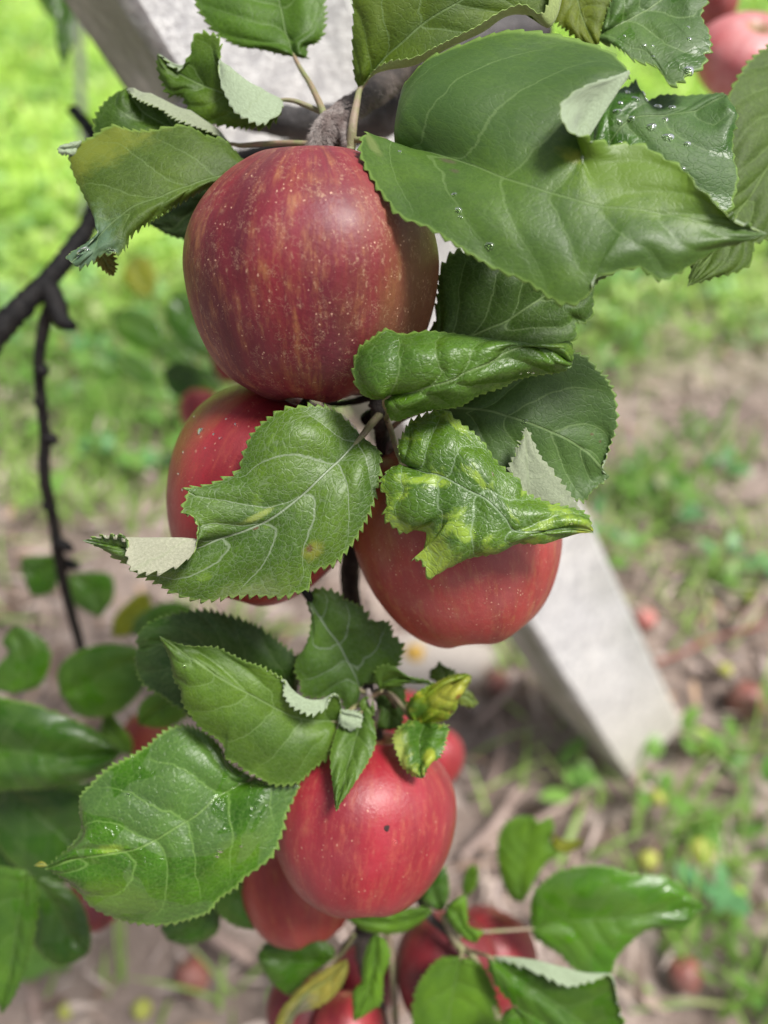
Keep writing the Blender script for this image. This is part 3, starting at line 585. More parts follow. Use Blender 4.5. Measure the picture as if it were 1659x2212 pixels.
# ================================================================== the fruiting branch, apples, leaves
M_BARK = mat_plain('wet black bark', (.005, .005, .006), (.016, .014, .014), 90, .6, .0012, 260, spec=.2)
M_BARKG = mat_plain('grey brown bark', (.09, .07, .06), (.025, .02, .018), 110, .7, .0012, 300)
M_BARKM = mat_plain('blackish bark', (.03, .026, .024), (.012, .011, .011), 110, .7, .0012, 300, spec=.2)
M_BARKD = mat_plain('dark grey bark', (.035, .033, .034), (.10, .09, .09), 60, .6, .002, 160)
M_DOWN = mat_plain('downy young wood', (.34, .30, .28), (.15, .11, .10), 260, .95, .0008, 900, stretch=(1, 1, .3))
M_SHOOT = mat_plain('olive brown shoot', (.11, .085, .045), (.06, .045, .03), 160, .6, .0006, 500)

A1 = mat_apple('dull striped red skin', (.22, .012, .02), (.085, .004, .011), (.34, .13, .045), .9, side=(.75, .0, -.1, .15, .8), sidec=(.17, .065, .018), dots=.8, seed=1, rough=.46, bloom=.06, bloomc=(.42, .2, .28), russet=.5)
A2 = mat_apple('smooth crimson skin', (.32, .012, .022), (.18, .006, .012), (.5, .12, .05), .25, side=(-.8, 0, .35, .62, .6), sidec=(.30, .18, .04), dots=.4, seed=2, rough=.3, bloom=.07, dotscale=4)
A3 = mat_apple('orange red freckled skin', (.40, .034, .026), (.23, .015, .015), (.40, .15, .05), .85, side=(-.4, 0, .7, .15, .55), sidec=(.30, .14, .035), dots=1.0, seed=3, dotscale=6.5, rough=.40, bloom=.22, russet=.25)
A4 = mat_apple('pinkish red skin', (.34, .016, .028), (.20, .009, .017), (.40, .10, .055), .75, dots=.5, seed=4, rough=.32, bloom=.08, bloomc=(.50, .15, .18), russet=.12, dotscale=4.5)
A5 = mat_apple('orange flushed skin', (.34, .03, .02), (.22, .012, .014), (.42, .14, .04), .6, side=(.2, 0, .1, -.1, .7), sidec=(.38, .10, .03), dots=.3, seed=5, rough=.4)
A6 = mat_apple('dark red skin', (.22, .012, .02), (.09, .005, .012), (.25, .05, .03), .3, dots=.2, seed=6, rough=.35)

FC = mat_apple('dull dusty pink skin', (.36, .06, .05), (.28, .04, .04), (.5, .2, .15), .4, seed=34, bloom=.3)
P1 = [(0, .10), (.08, .085), (.16, .035), (.24, .004), (.36, .005), (.5, .04), (.64, .09), (.78, .16), (.89, .24), (.965, .33), (1.0, .43), (.995, .52), (.97, .62), (.92, .72), (.84, .82), (.73, .90), (.59, .955), (.46, .99), (.34, 1.0), (.22, .975), (.1, .93), (0, .92)]
apple('large dull red apple with yellow streaks, uppermost and biggest on the branch', 674, 600, 22.5, 276, 540, A1, axis=(-.02, 1, .02), profile=P1, lobe=.012, seed=1, stem=None, group='apples on the branch', name='apple')
apple('glossy crimson apple with raindrops half hidden under the big red apple', 578, 1072, 25.2, 219, 442, A2, axis=(.35, 1, .25), lobe=.015, seed=2, group='apples on the branch', stem=(.5, .1, 0),
      drops=[(-.47, -.53, .13), (-.30, -.50, .05), (-.38, -.40, .04), (-.13, -.58, .06), (-.2, -.62, .05), (-.66, -.36, .05), (-.7, -.2, .05), (-.62, -.05, .04), (-.25, -.45, .06), (-.55, -.7, .04)])
apple('orange red freckled apple hanging below the curled mottled leaf', 990, 1164, 25.0, 226, 436, A3, axis=(-.22, 1, .15), lobe=.02, seed=3, group='apples on the branch', stem=(.5, .0, 0))
apple('pinkish red apple with a dark speck below the small leaf cluster', 785, 1770, 26.2, 199, 380, A4, axis=(.08, 1, .32), lobe=.01, seed=9, group='apples on the branch', stem=(.55, .05, 0), drops=[(.33, -.18, .07)])
apple('orange flushed apple tucked behind the lower left of the pink apple', 648, 1905, 31, 128, 262, A5, axis=(-.2, 1, .1), seed=12, group='blurred lower apples')
apple('dark red apple beside the lowest stalks', 965, 2095, 33, 108, 250, A6, axis=(.1, 1, .2), seed=13, group='blurred lower apples')
apple('red apple behind the lower right leaf stalk', 1055, 2075, 36.5, 100, 225, A4, axis=(.3, 1, .2), seed=14, group='blurred lower apples')
apple('shaded dark red apple at the bottom edge under the round green leaf', 660, 2190, 35, 85, 190, A6, axis=(0, 1, .2), seed=15, group='blurred lower apples')
apple('bright red apple at the bottom edge beside the narrow hanging leaf', 752, 2225, 33, 78, 165, A4, axis=(0, 1, .2), seed=16, group='blurred lower apples')
apple('dark red apple hidden behind the middle of the lowest branch', 790, 2110, 37, 70, 170, A6, axis=(0, 1, .2), seed=26, group='blurred lower apples')
apple('small piece of red apple behind the yellow curled leaf', 940, 1634, 44, 62, 122, A4, axis=(0, 1, .2), seed=17, group='blurred lower apples')
apple('red apple peeping between the leaf cluster and the orange apple above it', 870, 1552, 44, 60, 118, A4, axis=(0, 1, .2), seed=27, group='blurred lower apples')
apple('blurred orange red apple behind the wet leaf', 318, 1590, 44, 52, 100, A5, axis=(0, 1, .2), seed=18, group='blurred apples on the shaded side')
apple('blurred dark red apple below the tip of the wet leaf', 200, 1955, 38, 66, 110, A6, axis=(0, 1, .2), seed=19, group='blurred apples on the shaded side')
apple('blurred red apple at the edge above the dark leaves', -10, 1640, 50, 30, 62, A6, axis=(0, 1, .2), seed=20, group='blurred apples on the shaded side')
apple('far blurred crimson apple beside the crimson apple with raindrops', 432, 888, 60, 44, 90, A4, axis=(0, 1, .2), seed=21, group='far blurred apples')
apple('far blurred dark apple peeping behind the big red apple', 500, 775, 66, 46, 100, A6, axis=(0, 1, .2), seed=22, group='far blurred apples')
apple('small far blurred apple beside the big red apple', 434, 708, 66, 22, 50, A6, axis=(0, 1, .2), seed=23, group='far blurred apples')
apple('pale pink blurred apple with a paler top in the upper right', 1612, 128, 40, 112, 160, mat_apple('dusty pink skin', (.5, .07, .08), (.4, .05, .06), (.6, .3, .25), .4, seed=33, bloom=.3, bloomc=(.7, .42, .42), side=(0, 0, .9, .3, .5), sidec=(.7, .4, .38)), axis=(.5, 1, .5), seed=24, group='blurred apples in the upper right')
apple('dull pink blurred apple above the pale pink one', 1548, 8, 43, 44, 110, FC, axis=(0, 1, .2), seed=25, group='blurred apples in the upper right')

M_SCAB = mat_plain('dark scab', (.03, .012, .012), (.05, .02, .02), 20, .8)
_pa = next(o for o in COL.objects if o.get('label', '').startswith('pinkish red apple')); _n = dirw([(833-785)/199, (1785-1722)/199*.9, .9]); bpy.context.view_layer.update()
_sk = [c for c in _pa.children if c.name.startswith('skin')][0]; _W = np.array([v.co[:] for v in _sk.data.vertices]); _l = np.array((_pa.matrix_world.to_3x3().inverted() @ Vector(_n)).normalized())
_b = int(np.argmax((_W/np.maximum(np.linalg.norm(_W, axis=1), 1e-6)[:, None]) @ _l)); _o = water_drop(_pa, None, _W[_b], _l, .035, .15, 5, name='scab', sink=.01); _o.data.materials[0] = M_SCAB
# ---- wood
br = empty('branch', PX(700, 290, 23)); tag(br, 'downy grey fruiting branch running down behind the apples', 'branch'); bo = np.array(br.location)
tube('wood', [(885, 120, 27.5), (845, 170, 26), (790, 215, 24.6), (745, 250, 23.6), (718, 285, 22.9), (730, 340, 23.8), (770, 480, 27), (815, 700, 27.5), (826, 830, 25.2), (824, 900, 24.4), (828, 960, 24.6), (838, 1030, 25.2), (800, 1120, 27.2), (758, 1210, 27.6), (762, 1310, 27.4), (790, 1400, 27), (795, 1480, 26.2), (812, 1560, 26.6), (840, 1700, 29.5), (880, 1850, 32), (915, 1960, 31.5), (960, 2010, 31), (1010, 2060, 31)],
     [.55, .5, .42, .36, .30, .34, .34, .33, .30, .28, .27, .28, .34, .36, .33, .26, .2, .18, .2, .22, .2, .15, .1], M_BARKG, br, bo, n=240, seg=14, bumps=.12, seed=3)
tube('fruit_spur', [(690, 345, 22.4), (688, 325, 22.4), (686, 300, 22.5), (700, 272, 22.6), (728, 246, 23.2), (755, 222, 24)], [.2, .27, .26, .3, .27, .24], M_DOWN, br, bo, n=40, seg=20, bumps=.16, seed=8)
tube('fruit_spur', [(740, 340, 22.6), (752, 318, 22.5), (745, 290, 22.6), (722, 265, 22.8)], [.18, .25, .27, .22], M_DOWN, br, bo, n=30, seg=20, bumps=.16, seed=9)
tube('fruit_spur', [(826, 940, 24.2), (822, 905, 23.5), (815, 870, 23.2), (808, 845, 23.6)], [.2, .28, .26, .2], M_BARKG, br, bo, n=30, seg=16, bumps=.3, seed=10)
tube('side_twig', [(700, 868, 25.6), (730, 872, 25), (770, 866, 24.2), (800, 858, 23.6), (820, 870, 23.4)], [.1, .1, .12, .14, .18], M_BARKG, br, bo, n=40, bumps=.2, seed=11)
tube('side_twig', [(792, 905, 24.4), (806, 895, 23.9), (824, 885, 23.6)], [.22, .2, .2], M_BARK, br, bo, n=16, bumps=.2, seed=12)
tube('side_twig', [(650, 1270, 24.2), (665, 1285, 24.4), (690, 1330, 26), (740, 1400, 27)], [.12, .14, .1, .08], M_BARK, br, bo, n=30, bumps=.3, seed=13)
tube('side_twig', [(865, 1540, 27), (850, 1520, 26.2), (835, 1498, 25.8), (812, 1494, 25.6)], [.07, .08, .1, .12], M_SHOOT, br, bo, n=30, bumps=.1, seed=14)
for i, (x0, y0, z0, x1, y1, z1, r) in enumerate([(795, 1490, 25.2, 800, 1525, 24.7, .13), (803, 1510, 25.1, 812, 1535, 24.9, .1), (842, 975, 24.2, 850, 950, 23.8, .16), (845, 1000, 24.3, 838, 960, 24, .14), (862, 905, 24.4, 868, 888, 24.6, .13)]):
    tube('bud', [(x0, y0, z0), ((x0+x1)/2, (y0+y1)/2, (z0+z1)/2), (x1, y1, z1)], [r*.6, r, r*.25], M_DOWN, br, bo, n=14, bumps=.1, seed=20+i)
# downy hairs on the spur, as tiny curved blades
V, Fc = [], []
for i in range(3200):
    t = rng.uniform(0, 1); cx_, cy_, cz_ = catmull(np.array([(690, 335, 22.3), (690, 300, 22.3), (705, 270, 22.5), (735, 243, 23), (775, 215, 24.2), (835, 175, 25.6)], float), np.array([t*5]))[0]
    a = rng.uniform(0, 6.28); rr_ = rng.uniform(12, 19); p0 = np.array([cx_+math.cos(a)*rr_, cy_+math.sin(a)*rr_, cz_+rng.uniform(-.35, .1)])
    l = rng.uniform(6, 20); p1 = p0+[math.cos(a)*l+rng.normal()*4, math.sin(a)*l+l*.7, rng.uniform(-.1, .1)]
    k = len(V); q0 = PX(*p0); q1 = PX(*p1); s = np.cross(q1-q0, [0, .7, -.7]); s = s/np.linalg.norm(s)*.00011
    V += [q0-s, q0+s, q1]; Fc.append([k, k+1, k+2])
new_mesh('down', V, Fc, [M_DOWN], br, bo)

bb_ = empty('branch', PX(560, 300, 30)); tag(bb_, 'thick dark blurred branch crossing in front of the concrete post', 'branch'); b2 = np.array(bb_.location)
tube('wood', [(1150, 60, 33), (1000, 110, 31), (900, 185, 29.5), (820, 250, 29), (700, 270, 29.5), (560, 255, 30.5), (430, 235, 32), (300, 270, 34)], [1.1, 1.0, .95, .85, .7, .55, .42, .3], M_BARKD, bb_, b2, n=90, seg=18, bumps=.12, seed=30)
tube('side_branch', [(840, 240, 29), (720, 310, 31), (600, 330, 32.5), (520, 345, 33.5)], [.6, .5, .45, .4], M_BARK, bb_, b2, n=50, seg=14, bumps=.15, seed=31)

bl_ = empty('branch', PX(100, 650, 36)); tag(bl_, 'bare black curved branch arching down past the bright grass', 'branch'); b3 = np.array(bl_.location)
tube('wood', [(-70, 830, 31), (-20, 735, 32.5), (45, 665, 34), (100, 608, 35), (150, 550, 36), (195, 480, 37), (225, 380, 38), (200, 290, 39), (160, 240, 41)], [.56, .52, .50, .42, .47, .42, .44, .34, .3], M_BARK, bl_, b3, n=120, seg=18, bumps=.3, seed=32)
tube('broken_stub', [(95, 615, 35), (118, 650, 34.8), (132, 690, 34.6), (160, 706, 34.5)], [.6, .5, .4, .22], M_BARK, bl_, b3, n=30, seg=14, bumps=.2, seed=33)
tube('twig', [(112, 655, 35), (96, 700, 35.4), (84, 780, 36), (90, 870, 37), (97, 945, 38), (96, 1030, 39), (115, 1120, 41), (125, 1190, 42), (140, 1270, 44), (175, 1400, 47)], [.29, .29, .26, .26, .28, .3, .29, .32, .3, .28], M_BARKM, bl_, b3, n=100, seg=14, bumps=.16, seed=34)
for i, (x0, y0, z0, dx, dy) in enumerate([(92, 868, 37, -14, 8), (88, 800, 36, 13, 7), (110, 1090, 40, -16, 6), (60, 655, 34.3, -16, -22), (97, 945, 38, 26, 8), (122, 1170, 41.5, 34, 16), (128, 1215, 43, 42, 8)]):
    tube('twig_knot', [(x0, y0, z0), (x0+dx*.5, y0+dy*.5, z0), (x0+dx, y0+dy, z0)], [.34, .34, .2], M_BARK, bl_, b3, n=14, bumps=.2, seed=40+i)

G0 = (.038, .105, .018)
# ---- leaves: hero leaves of the upper spur
K = leaf('K', 'biggest leaf, matte green with a half coloured yellow-green as if backlit, spread over the large apple', 'b',
     [(50, 650), (180, 655), (380, 715), (520, 770), (710, 830, .42), (930, 890), (1120, 910), (1400, 965), (1655, 1012)],
     [(48, 600), (55, 500), (80, 380), (130, 310), (190, 250), (300, 200), (440, 150), (560, 125), (700, 140), (800, 160), (900, 190), (1000, 240, .38), (1060, 335, .41), (950, 345, .44), (835, 385, .465), (755, 460, .485), (768, 540, .505), (802, 588, .53), (900, 602), (1000, 618), (1100, 618), (1190, 668), (1300, 740), (1340, 790), (1430, 870), (1530, 950), (1600, 985)],
     [(-10, 612), (-75, 577), (-105, 644), (-81, 727), (-4, 852), (73, 941), (186, 983), (353, 1084), (472, 1156), (621, 1221), (734, 1299), (805, 1316), (850, 1300), (885, 1260), (909, 1203), (1005, 1174), (1100, 1156), (1189, 1209), (1243, 1197), (1290, 1168), (1344, 1132), (1457, 1072), (1564, 1043)],
     [20.6, 19.6, 18.8, 18.4, 18.2, 18.0, 18.0], zL=[21.2, 20.8, 20.4, 19.9, 17.9, 18.5, 18.3, 17.8, 17.9], zR=[20.6, 19.4, 18.6, 18.3, 18.0, 18.1, 18.0],
     L1=[(60, 560), (120, 470, .12), (300, 400, .22), (600, 390, .32), (900, 320, .385), (1035, 345, .42), (935, 430, .46), (865, 510, .5), (835, 585, .525), (870, 700, .565), (1010, 745, .63), (1200, 800, .73), (1400, 900, .85)],
     zL1=[20.6, 20.0, 19.5, 19.2, 18.8, 18.5, 18.2, 17.9, 18.0], bulge=.12,
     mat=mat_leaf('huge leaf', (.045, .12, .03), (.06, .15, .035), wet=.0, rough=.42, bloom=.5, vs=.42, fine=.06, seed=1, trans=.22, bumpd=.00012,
                  patch=[(2.6, -2.7, 3.4, 2.4, (.03, .075, .018), .55), (7.2, -1.2, 2.6, 1.5, (.14, .24, .01), .95), (5.0, -1.2, .5, .25, (.30, .32, .03), .75), (1.9, .15, .25, .12, (.10, .07, .05), .8), (2.4, .45, .14, .1, (.10, .07, .05), .7), (1.0, 1.5, .4, .15, (.22, .26, .08), .7)]),  # darker upper lobe; yellow-green half paints the backlit glow into the colour
     nu=300, nv=61, teeth=46, tooth=.07, ripple=.06, quilt=.02, seed=1, petiole=[(735, 300, 22.6), (790, 303, 22.0), (830, 303, 21.3)], pmat=M_PETR,
     drops=[(.26, .42, .07), (.3, .58, .10), (.315, .64, .06), (.4, .78, .12), (.1, .4, .05)], skew=(.25, .05))
leaf('Lw', 'dark leaf covered in raindrops behind the biggest leaf', 'b',
     [(880, 760), (960, 640), (1060, 520), (1200, 500), (1340, 480), (1480, 410)],
     [(860, 640), (875, 540), (905, 470), (930, 430), (1000, 385), (1060, 368), (1088, 345), (1108, 400), (1140, 440), (1190, 422), (1250, 422), (1290, 428), (1400, 412), (1450, 402)],
     [(980, 900), (1150, 1000), (1350, 1010), (1480, 930), (1515, 850), (1530, 760), (1512, 680), (1508, 600), (1522, 500), (1490, 440)],
     [22.6, 22.4, 22.3, 22.4, 22.7], zL=[22.6, 22.8, 23, 23.2], zR=[22.4, 22, 21.9, 22.2], bulge=.2,
     mat=mat_leaf('rain soaked leaf', (.03, .10, .03), (.04, .12, .035), wet=.3, wr=.34, rough=.55, bloom=.45, vs=.35, fine=.12, seed=2, trans=.1, spots=.5),
     teeth=34, ripple=.07, quilt=.04, seed=2, nu=180,
     drops=[(.38, -.35, .12), (.42, -.5, .09), (.5, -.5, .12), (.56, -.42, .08), (.35, -.1, .1), (.42, .0, .12), (.5, .1, .15), (.55, .2, .17), (.6, .05, .1), (.62, .32, .11), (.45, .3, .1), (.3, .12, .08), (.7, -.3, .11), (.66, -.6, .13), (.52, .45, .1), (.48, -.75, .1), (.58, -.7, .12)])
leaf('Mr', 'olive green leaf with a pale vein net at the right edge, behind the biggest leaf', 'b',
     [(1900, 150), (1800, 420), (1700, 640), (1600, 820), (1500, 960), (1420, 1090), (1310, 1238)],
     [(1800, 120), (1659, 200), (1570, 272), (1520, 350), (1488, 420), (1482, 560), (1470, 700), (1440, 850), (1400, 980), (1345, 1120)],
     [(2000, 500), (1900, 760), (1760, 960), (1640, 1040), (1598, 1055), (1590, 1115), (1555, 1160), (1490, 1185), (1430, 1195), (1370, 1215)],
     [25.5, 24.8, 24.2, 23.8, 23.4, 23.0], bulge=.15,
     mat=mat_leaf('netted olive leaf', (.045, .10, .012), (.05, .12, .015), rough=.6, bloom=.12, vs=.6, fine=.55, seed=3, trans=.25, vein=(.2, .3, .08)), teeth=40, ripple=.07, quilt=.04, seed=3)
leaf('N', 'dark green broad leaf between the large apple and the biggest leaf', 'D',
     [(860, 820), (900, 790), (975, 748), (1052, 712), (1100, 690), (1175, 640), (1260, 590), (1330, 588)],
     [(880, 740), (935, 705), (945, 660), (950, 610), (958, 575), (985, 545), (1010, 550), (1080, 560), (1180, 570), (1250, 575), (1300, 590)],
     [(920, 830), (1040, 800), (1160, 780), (1235, 740), (1242, 712), (1244, 697), (1270, 695), (1283, 665), (1282, 640), (1290, 610)],
     [22.9, 22.8, 22.6, 22.5, 22.3], bulge=.2,
     mat=mat_leaf('dark broad leaf', (.026, .075, .014), (.035, .10, .016), rough=.5, bloom=.18, vs=.75, fine=.3, seed=4, trans=.15), teeth=34, tooth=.1, ripple=.09, quilt=.06, seed=4)
leaf('A', 'green leaf hanging base down in front of the concrete post at the top edge', 'a',
     [(1272, 245), (1240, 150), (1215, 40), (1190, -80), (1150, -260)],
     [(1200, 235), (1120, 215), (1060, 205), (980, 175), (920, 130), (880, 80), (845, 10), (850, -60), (900, -180), (1040, -260)],
     [(1325, 248), (1330, 205), (1370, 180), (1398, 140), (1405, 70), (1400, 0), (1380, -120), (1280, -240)],
     [24.0, 24.2, 24.4, 24.6], bulge=.2,
     mat=mat_leaf('plain top leaf', (.05, .14, .02), (.06, .17, .02), rough=.5, bloom=.12, vs=.6, fine=.15, seed=5, trans=.3), teeth=34, tooth=.09, ripple=.08, quilt=.04, seed=5,
     petiole=[(706, 285, 22.5), (697, 240, 22.7), (672, 185, 23.3), (650, 150, 23.8)], prad=(.13, .085))
leaf('B', 'small leaf folded over to show its whitish underside, with a black curled tip', 'a',
     [(1222, 432), (1130, 440), (1020, 420), (930, 390), (830, 350), (750, 300), (682, 232)],
     [(1218, 465, .05), (1190, 510, .1), (1130, 545, .18), (1065, 520, .24), (1010, 480, .3), (985, 430, .35), (960, 380, .4), (950, 330, .45), (951, 270, .5), (955, 200, .56), (940, 160, .6), (885, 145, .66), (850, 150, .7), (832, 180, .75), (822, 240, .8), (770, 300, .87), (720, 262, .93)],
     [(1205, 500), (1150, 548), (1080, 554), (960, 542), (880, 525), (818, 470), (790, 412), (730, 408), (712, 370), (690, 320), (680, 270)],
     [23.0, 23.0, 23.2, 23.3, 23.4], zL=[22.8, 22.3, 22.3, 22.6, 23.2, 23.2, 23.2], zR=[23, 23.2, 23.4, 23.4],
     L1=[(1170, 405, .08), (1100, 370, .2), (1000, 298, .35), (955, 266, .47), (900, 260, .6), (850, 260, .72), (780, 280, .88)], zL1=[22.9, 22.6, 22.6, 22.9, 23.2, 23.2], br=.15,
     mat=mat_leaf('folded top leaf', (.05, .13, .012), (.07, .16, .015), rough=.5, bloom=.08, vs=.6, fine=.2, seed=6, trans=.3, patch=[(4.3, -.7, .5, 1.0, (.03, .02, .02), .95)]), teeth=30, tooth=.09, ripple=.05, quilt=.04, seed=6,
     petiole=[(712, 247, 23.3), (690, 240, 23.2), (660, 227, 23.1), (635, 218, 23)], pmat=M_PETR)
leaf('C', 'leaf with its upper margin folded down, tucked behind the yellow-edged leaf', 'a',
     [(1000, 622), (900, 610), (760, 560), (640, 500), (580, 440), (545, 383)],
     [(900, 572), (820, 537), (745, 507), (700, 475), (640, 447), (590, 425)],
     [(900, 650), (700, 660), (500, 640), (412, 590), (406, 540), (415, 500), (440, 460), (480, 420), (520, 395)],
     [23.6, 23.5, 23.4, 23.4], zL=[23.4, 22.9, 22.8, 23], L1=[(940, 565), (860, 508), (780, 465), (700, 425), (620, 398), (570, 382)], zL1=[23.5, 23.2, 23.1, 23.2], br=.25,
     mat=mat_leaf('margin folded leaf', (.035, .10, .012), (.05, .13, .015), rough=.5, bloom=.08, vs=.6, fine=.25, seed=7, trans=.25), under=M_UND2, teeth=32, tooth=.1, ripple=.05, quilt=.05, seed=7,
     petiole=[(672, 311, 22.8), (620, 309, 23.0), (560, 311, 23.4), (520, 314, 23.6)], pmat=M_PET)
DL = leaf('Dl', 'yellow-edged leaf with a wet tip reaching left from the large apple', 'a',
     [(1110, 725), (1000, 748), (850, 790), (680, 855), (560, 905), (440, 1010), (310, 1135)],
     [(1050, 690), (1000, 635), (960, 600), (890, 588), (820, 552), (760, 548), (650, 570), (560, 566), (490, 545), (440, 565), (400, 590), (350, 614), (308, 650), (303, 700), (330, 780), (355, 830), (385, 890), (410, 950), (430, 995), (370, 1050), (290, 1105)],
     [(1000, 762), (860, 832), (760, 882), (650, 952), (560, 1022), (545, 1060), (520, 1088), (440, 1102), (400, 1128), (345, 1155)],
     [23.0, 22.2, 21.7, 21.4, 21.0], zL=[23.1, 22.7, 22.5, 22.5, 22.2, 21.4, 21.0], zR=[23.0, 22.4, 21.8, 21.3, 21], bulge=.15,
     mat=mat_leaf('yellow edged leaf', (.05, .11, .02), (.06, .13, .025), rough=.55, bloom=.2, vs=.4, fine=.2, seed=8, trans=.3,
                  patch=[(4.2, -2.6, 2.4, .9, (.19, .22, .02), .85), (5.4, -1.7, .6, 1.3, (.11, .14, .02), .6), (6.2, 0, 1.6, 1.2, (.13, .22, .15), .8)]), under=M_UND, teeth=40, tooth=.09, ripple=.05, quilt=.03, seed=8, nu=260,
     drops=[(.93, -.2, .22), (.9, .2, .1), (.8, .8, .1), (.78, .9, .07), (.96, .1, .08)], skew=(.1, .05))
leaf('Dt', 'curled pale tooth of the leaf margin', 'a', [(335, 640), (300, 642), (248, 645)], [(350, 612), (300, 620), (262, 630)], [(325, 668), (298, 668), (262, 664)], [22.3, 22.2], bulge=.06, mat=mat_leaf('tooth top', seed=35), under=M_UND, flip=True,
     part_of=DL, part='curled_lobe', nu=40, nv=13, teeth=6, tooth=.05, seed=35, close=.3)
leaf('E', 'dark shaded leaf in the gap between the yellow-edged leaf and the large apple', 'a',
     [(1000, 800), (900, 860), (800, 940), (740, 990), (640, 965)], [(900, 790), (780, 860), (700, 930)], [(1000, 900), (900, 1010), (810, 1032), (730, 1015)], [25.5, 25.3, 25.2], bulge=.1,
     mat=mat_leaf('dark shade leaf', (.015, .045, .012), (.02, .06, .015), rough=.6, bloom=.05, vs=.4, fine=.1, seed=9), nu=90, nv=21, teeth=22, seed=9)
leaf('E2', 'small dry leaf end under the wet tip of the yellow-edged leaf', 'a',
     [(400, 1040), (440, 1100), (490, 1190)], [(385, 1090), (430, 1150), (470, 1182)], [(470, 1060), (498, 1120), (500, 1165)], [22.4, 22.5], bulge=.05,
     mat=mat_leaf('dry tip', (.12, .12, .03), (.16, .13, .04), rough=.7, bloom=.1, vs=.3, seed=10), nu=70, nv=17, teeth=14, seed=10)
leaf('Gt', 'large yellow-green leaf with a pale rolled edge at the top edge above the large apple', 'b',
     [(-105, 388), (0, 255), (80, 185), (180, 95), (330, 5), (480, -90), (640, -170)],
     [(-128, 330), (-135, 200), (-128, 60), (-120, -60), (40, -220), (300, -300), (520, -260)],
     [(-40, 300, .12), (40, 262, .2), (140, 250, .3), (270, 190, .42), (400, 122, .53), (500, 55, .62), (600, 20, .7), (680, 60, .78), (720, -20, .86), (720, -120, .93)],
     [22.6, 22.0, 21.6, 21.4, 21.4], zR=[22.6, 21.6, 21.2, 21.1, 21.2], R1=[(-50, 325, .1), (10, 305, .18), (130, 282, .3), (260, 218, .42), (400, 150, .53), (520, 72, .62), (620, 60, .7), (700, 110, .78), (750, 0, .86), (740, -120, .93)],
     zR1=[22.6, 21.9, 21.6, 21.5, 21.4], bl=.2,
     mat=mat_leaf('yellow green top leaf', (.06, .13, .02), (.09, .18, .02), rough=.55, bloom=.25, vs=.7, fine=.12, seed=11, trans=.35, patch=[(3.0, -1.3, 3, .8, (.14, .2, .02), .6)]), under=mat_under('yellowish underside', (.30, .38, .12), 3), teeth=40, tooth=.05, ripple=.05, quilt=.03, seed=11, nu=240,
     petiole=[(757, 322, 22.4), (762, 270, 22.2), (770, 225, 22.4)], prad=(.16, .11), pmat=M_PETR)
leaf('H', 'small yellowish leaf with brown freckles between the two top right leaves', 'b',
     [(790, -120), (830, -20), (860, 90), (915, 198)], [(740, -60), (735, 20), (745, 90), (800, 140), (870, 190)], [(960, -100), (990, 0), (975, 60), (942, 110), (935, 170)], [22.8, 22.7, 22.6], bulge=.1,
     mat=mat_leaf('freckled yellowish leaf', (.10, .17, .015), (.13, .2, .02), rough=.6, bloom=.1, vs=.4, fine=.2, seed=12, trans=.35, spots=1.4), nu=120, nv=25, teeth=22, seed=12)
leaf('I', 'blue-green wet leaf with a drop at its tip beside the pink apple', 'b',
     [(935, 148), (1010, 110), (1080, 75), (1150, 35), (1230, -20), (1330, -90)],
     [(930, 170), (1000, 200), (1090, 265), (1170, 285), (1205, 325), (1238, 375), (1290, 355), (1312, 328), (1370, 300), (1395, 265), (1388, 238), (1415, 208), (1408, 150), (1400, 120), (1380, 90), (1372, 50), (1400, 0), (1390, -60)],
     [(950, 100), (962, 70), (990, 0), (1060, -90), (1180, -140)], [22.6, 22.6, 22.8, 23.0], zL=[22.5, 22.0, 21.8, 22.2, 22.8], bulge=.15,
     mat=mat_leaf('blue green wet leaf', (.035, .10, .04), (.045, .12, .045), wr=.32, wet=.12, rough=.5, bloom=.5, vs=.6, fine=.12, seed=13, trans=.1), teeth=30, tooth=.09, ripple=.04, quilt=.03, seed=13, nu=180,
     drops=[(.5, -.95, .16), (.2, -.3, .05), (.3, -.5, .06), (.4, -.4, .05), (.6, -.6, .07), (.65, -.5, .06), (.33, -.62, .05)])
# ---- middle cluster
leaf('O', 'glossy tented leaf with a puckered surface against the lower right of the large apple', '5',
     [(300, 515), (330, 495), (440, 475), (530, 450), (650, 415), (750, 365), (870, 315), (960, 260), (1060, 230), (1180, 240), (1318, 320)],
     [(230, 508), (180, 482), (140, 420), (132, 330), (160, 240), (220, 190), (300, 132), (380, 150), (470, 138), (550, 130), (700, 150), (800, 170), (1000, 200), (1100, 212), (1200, 212), (1300, 197), (1322, 250)],
     [(298, 540), (320, 600), (350, 632), (420, 612), (560, 562), (700, 540), (800, 492), (950, 460), (1020, 425), (1100, 402), (1240, 372), (1300, 345)],
     [20.2, 19.5, 19.3, 19.4, 19.6, 19.9], zL=[20.0, 19.8, 19.9, 20.2, 20.2, 20.1], zR=[20.2, 20.3, 20.1, 20.0, 20.0, 20], bl=.42, br=.25,
     mat=mat_leaf('puckered glossy leaf', (.036, .115, .016), (.055, .16, .02), rough=.36, bloom=.12, vs=.7, fine=.35, seed=14, trans=.18, mott=.35, yellow=(.16, .28, .02), bumpd=.0004, tint=.5), teeth=38, tooth=.06, ripple=.08, quilt=.06, seed=14, nu=280, nv=57,
     petiole=[(835, 905, 23.0), (838, 890, 22.2), (831, 875, 21)], drops=[(.78, .8, .05), (.8, .86, .06), (.74, .75, .04)], skew=(.25, .05))
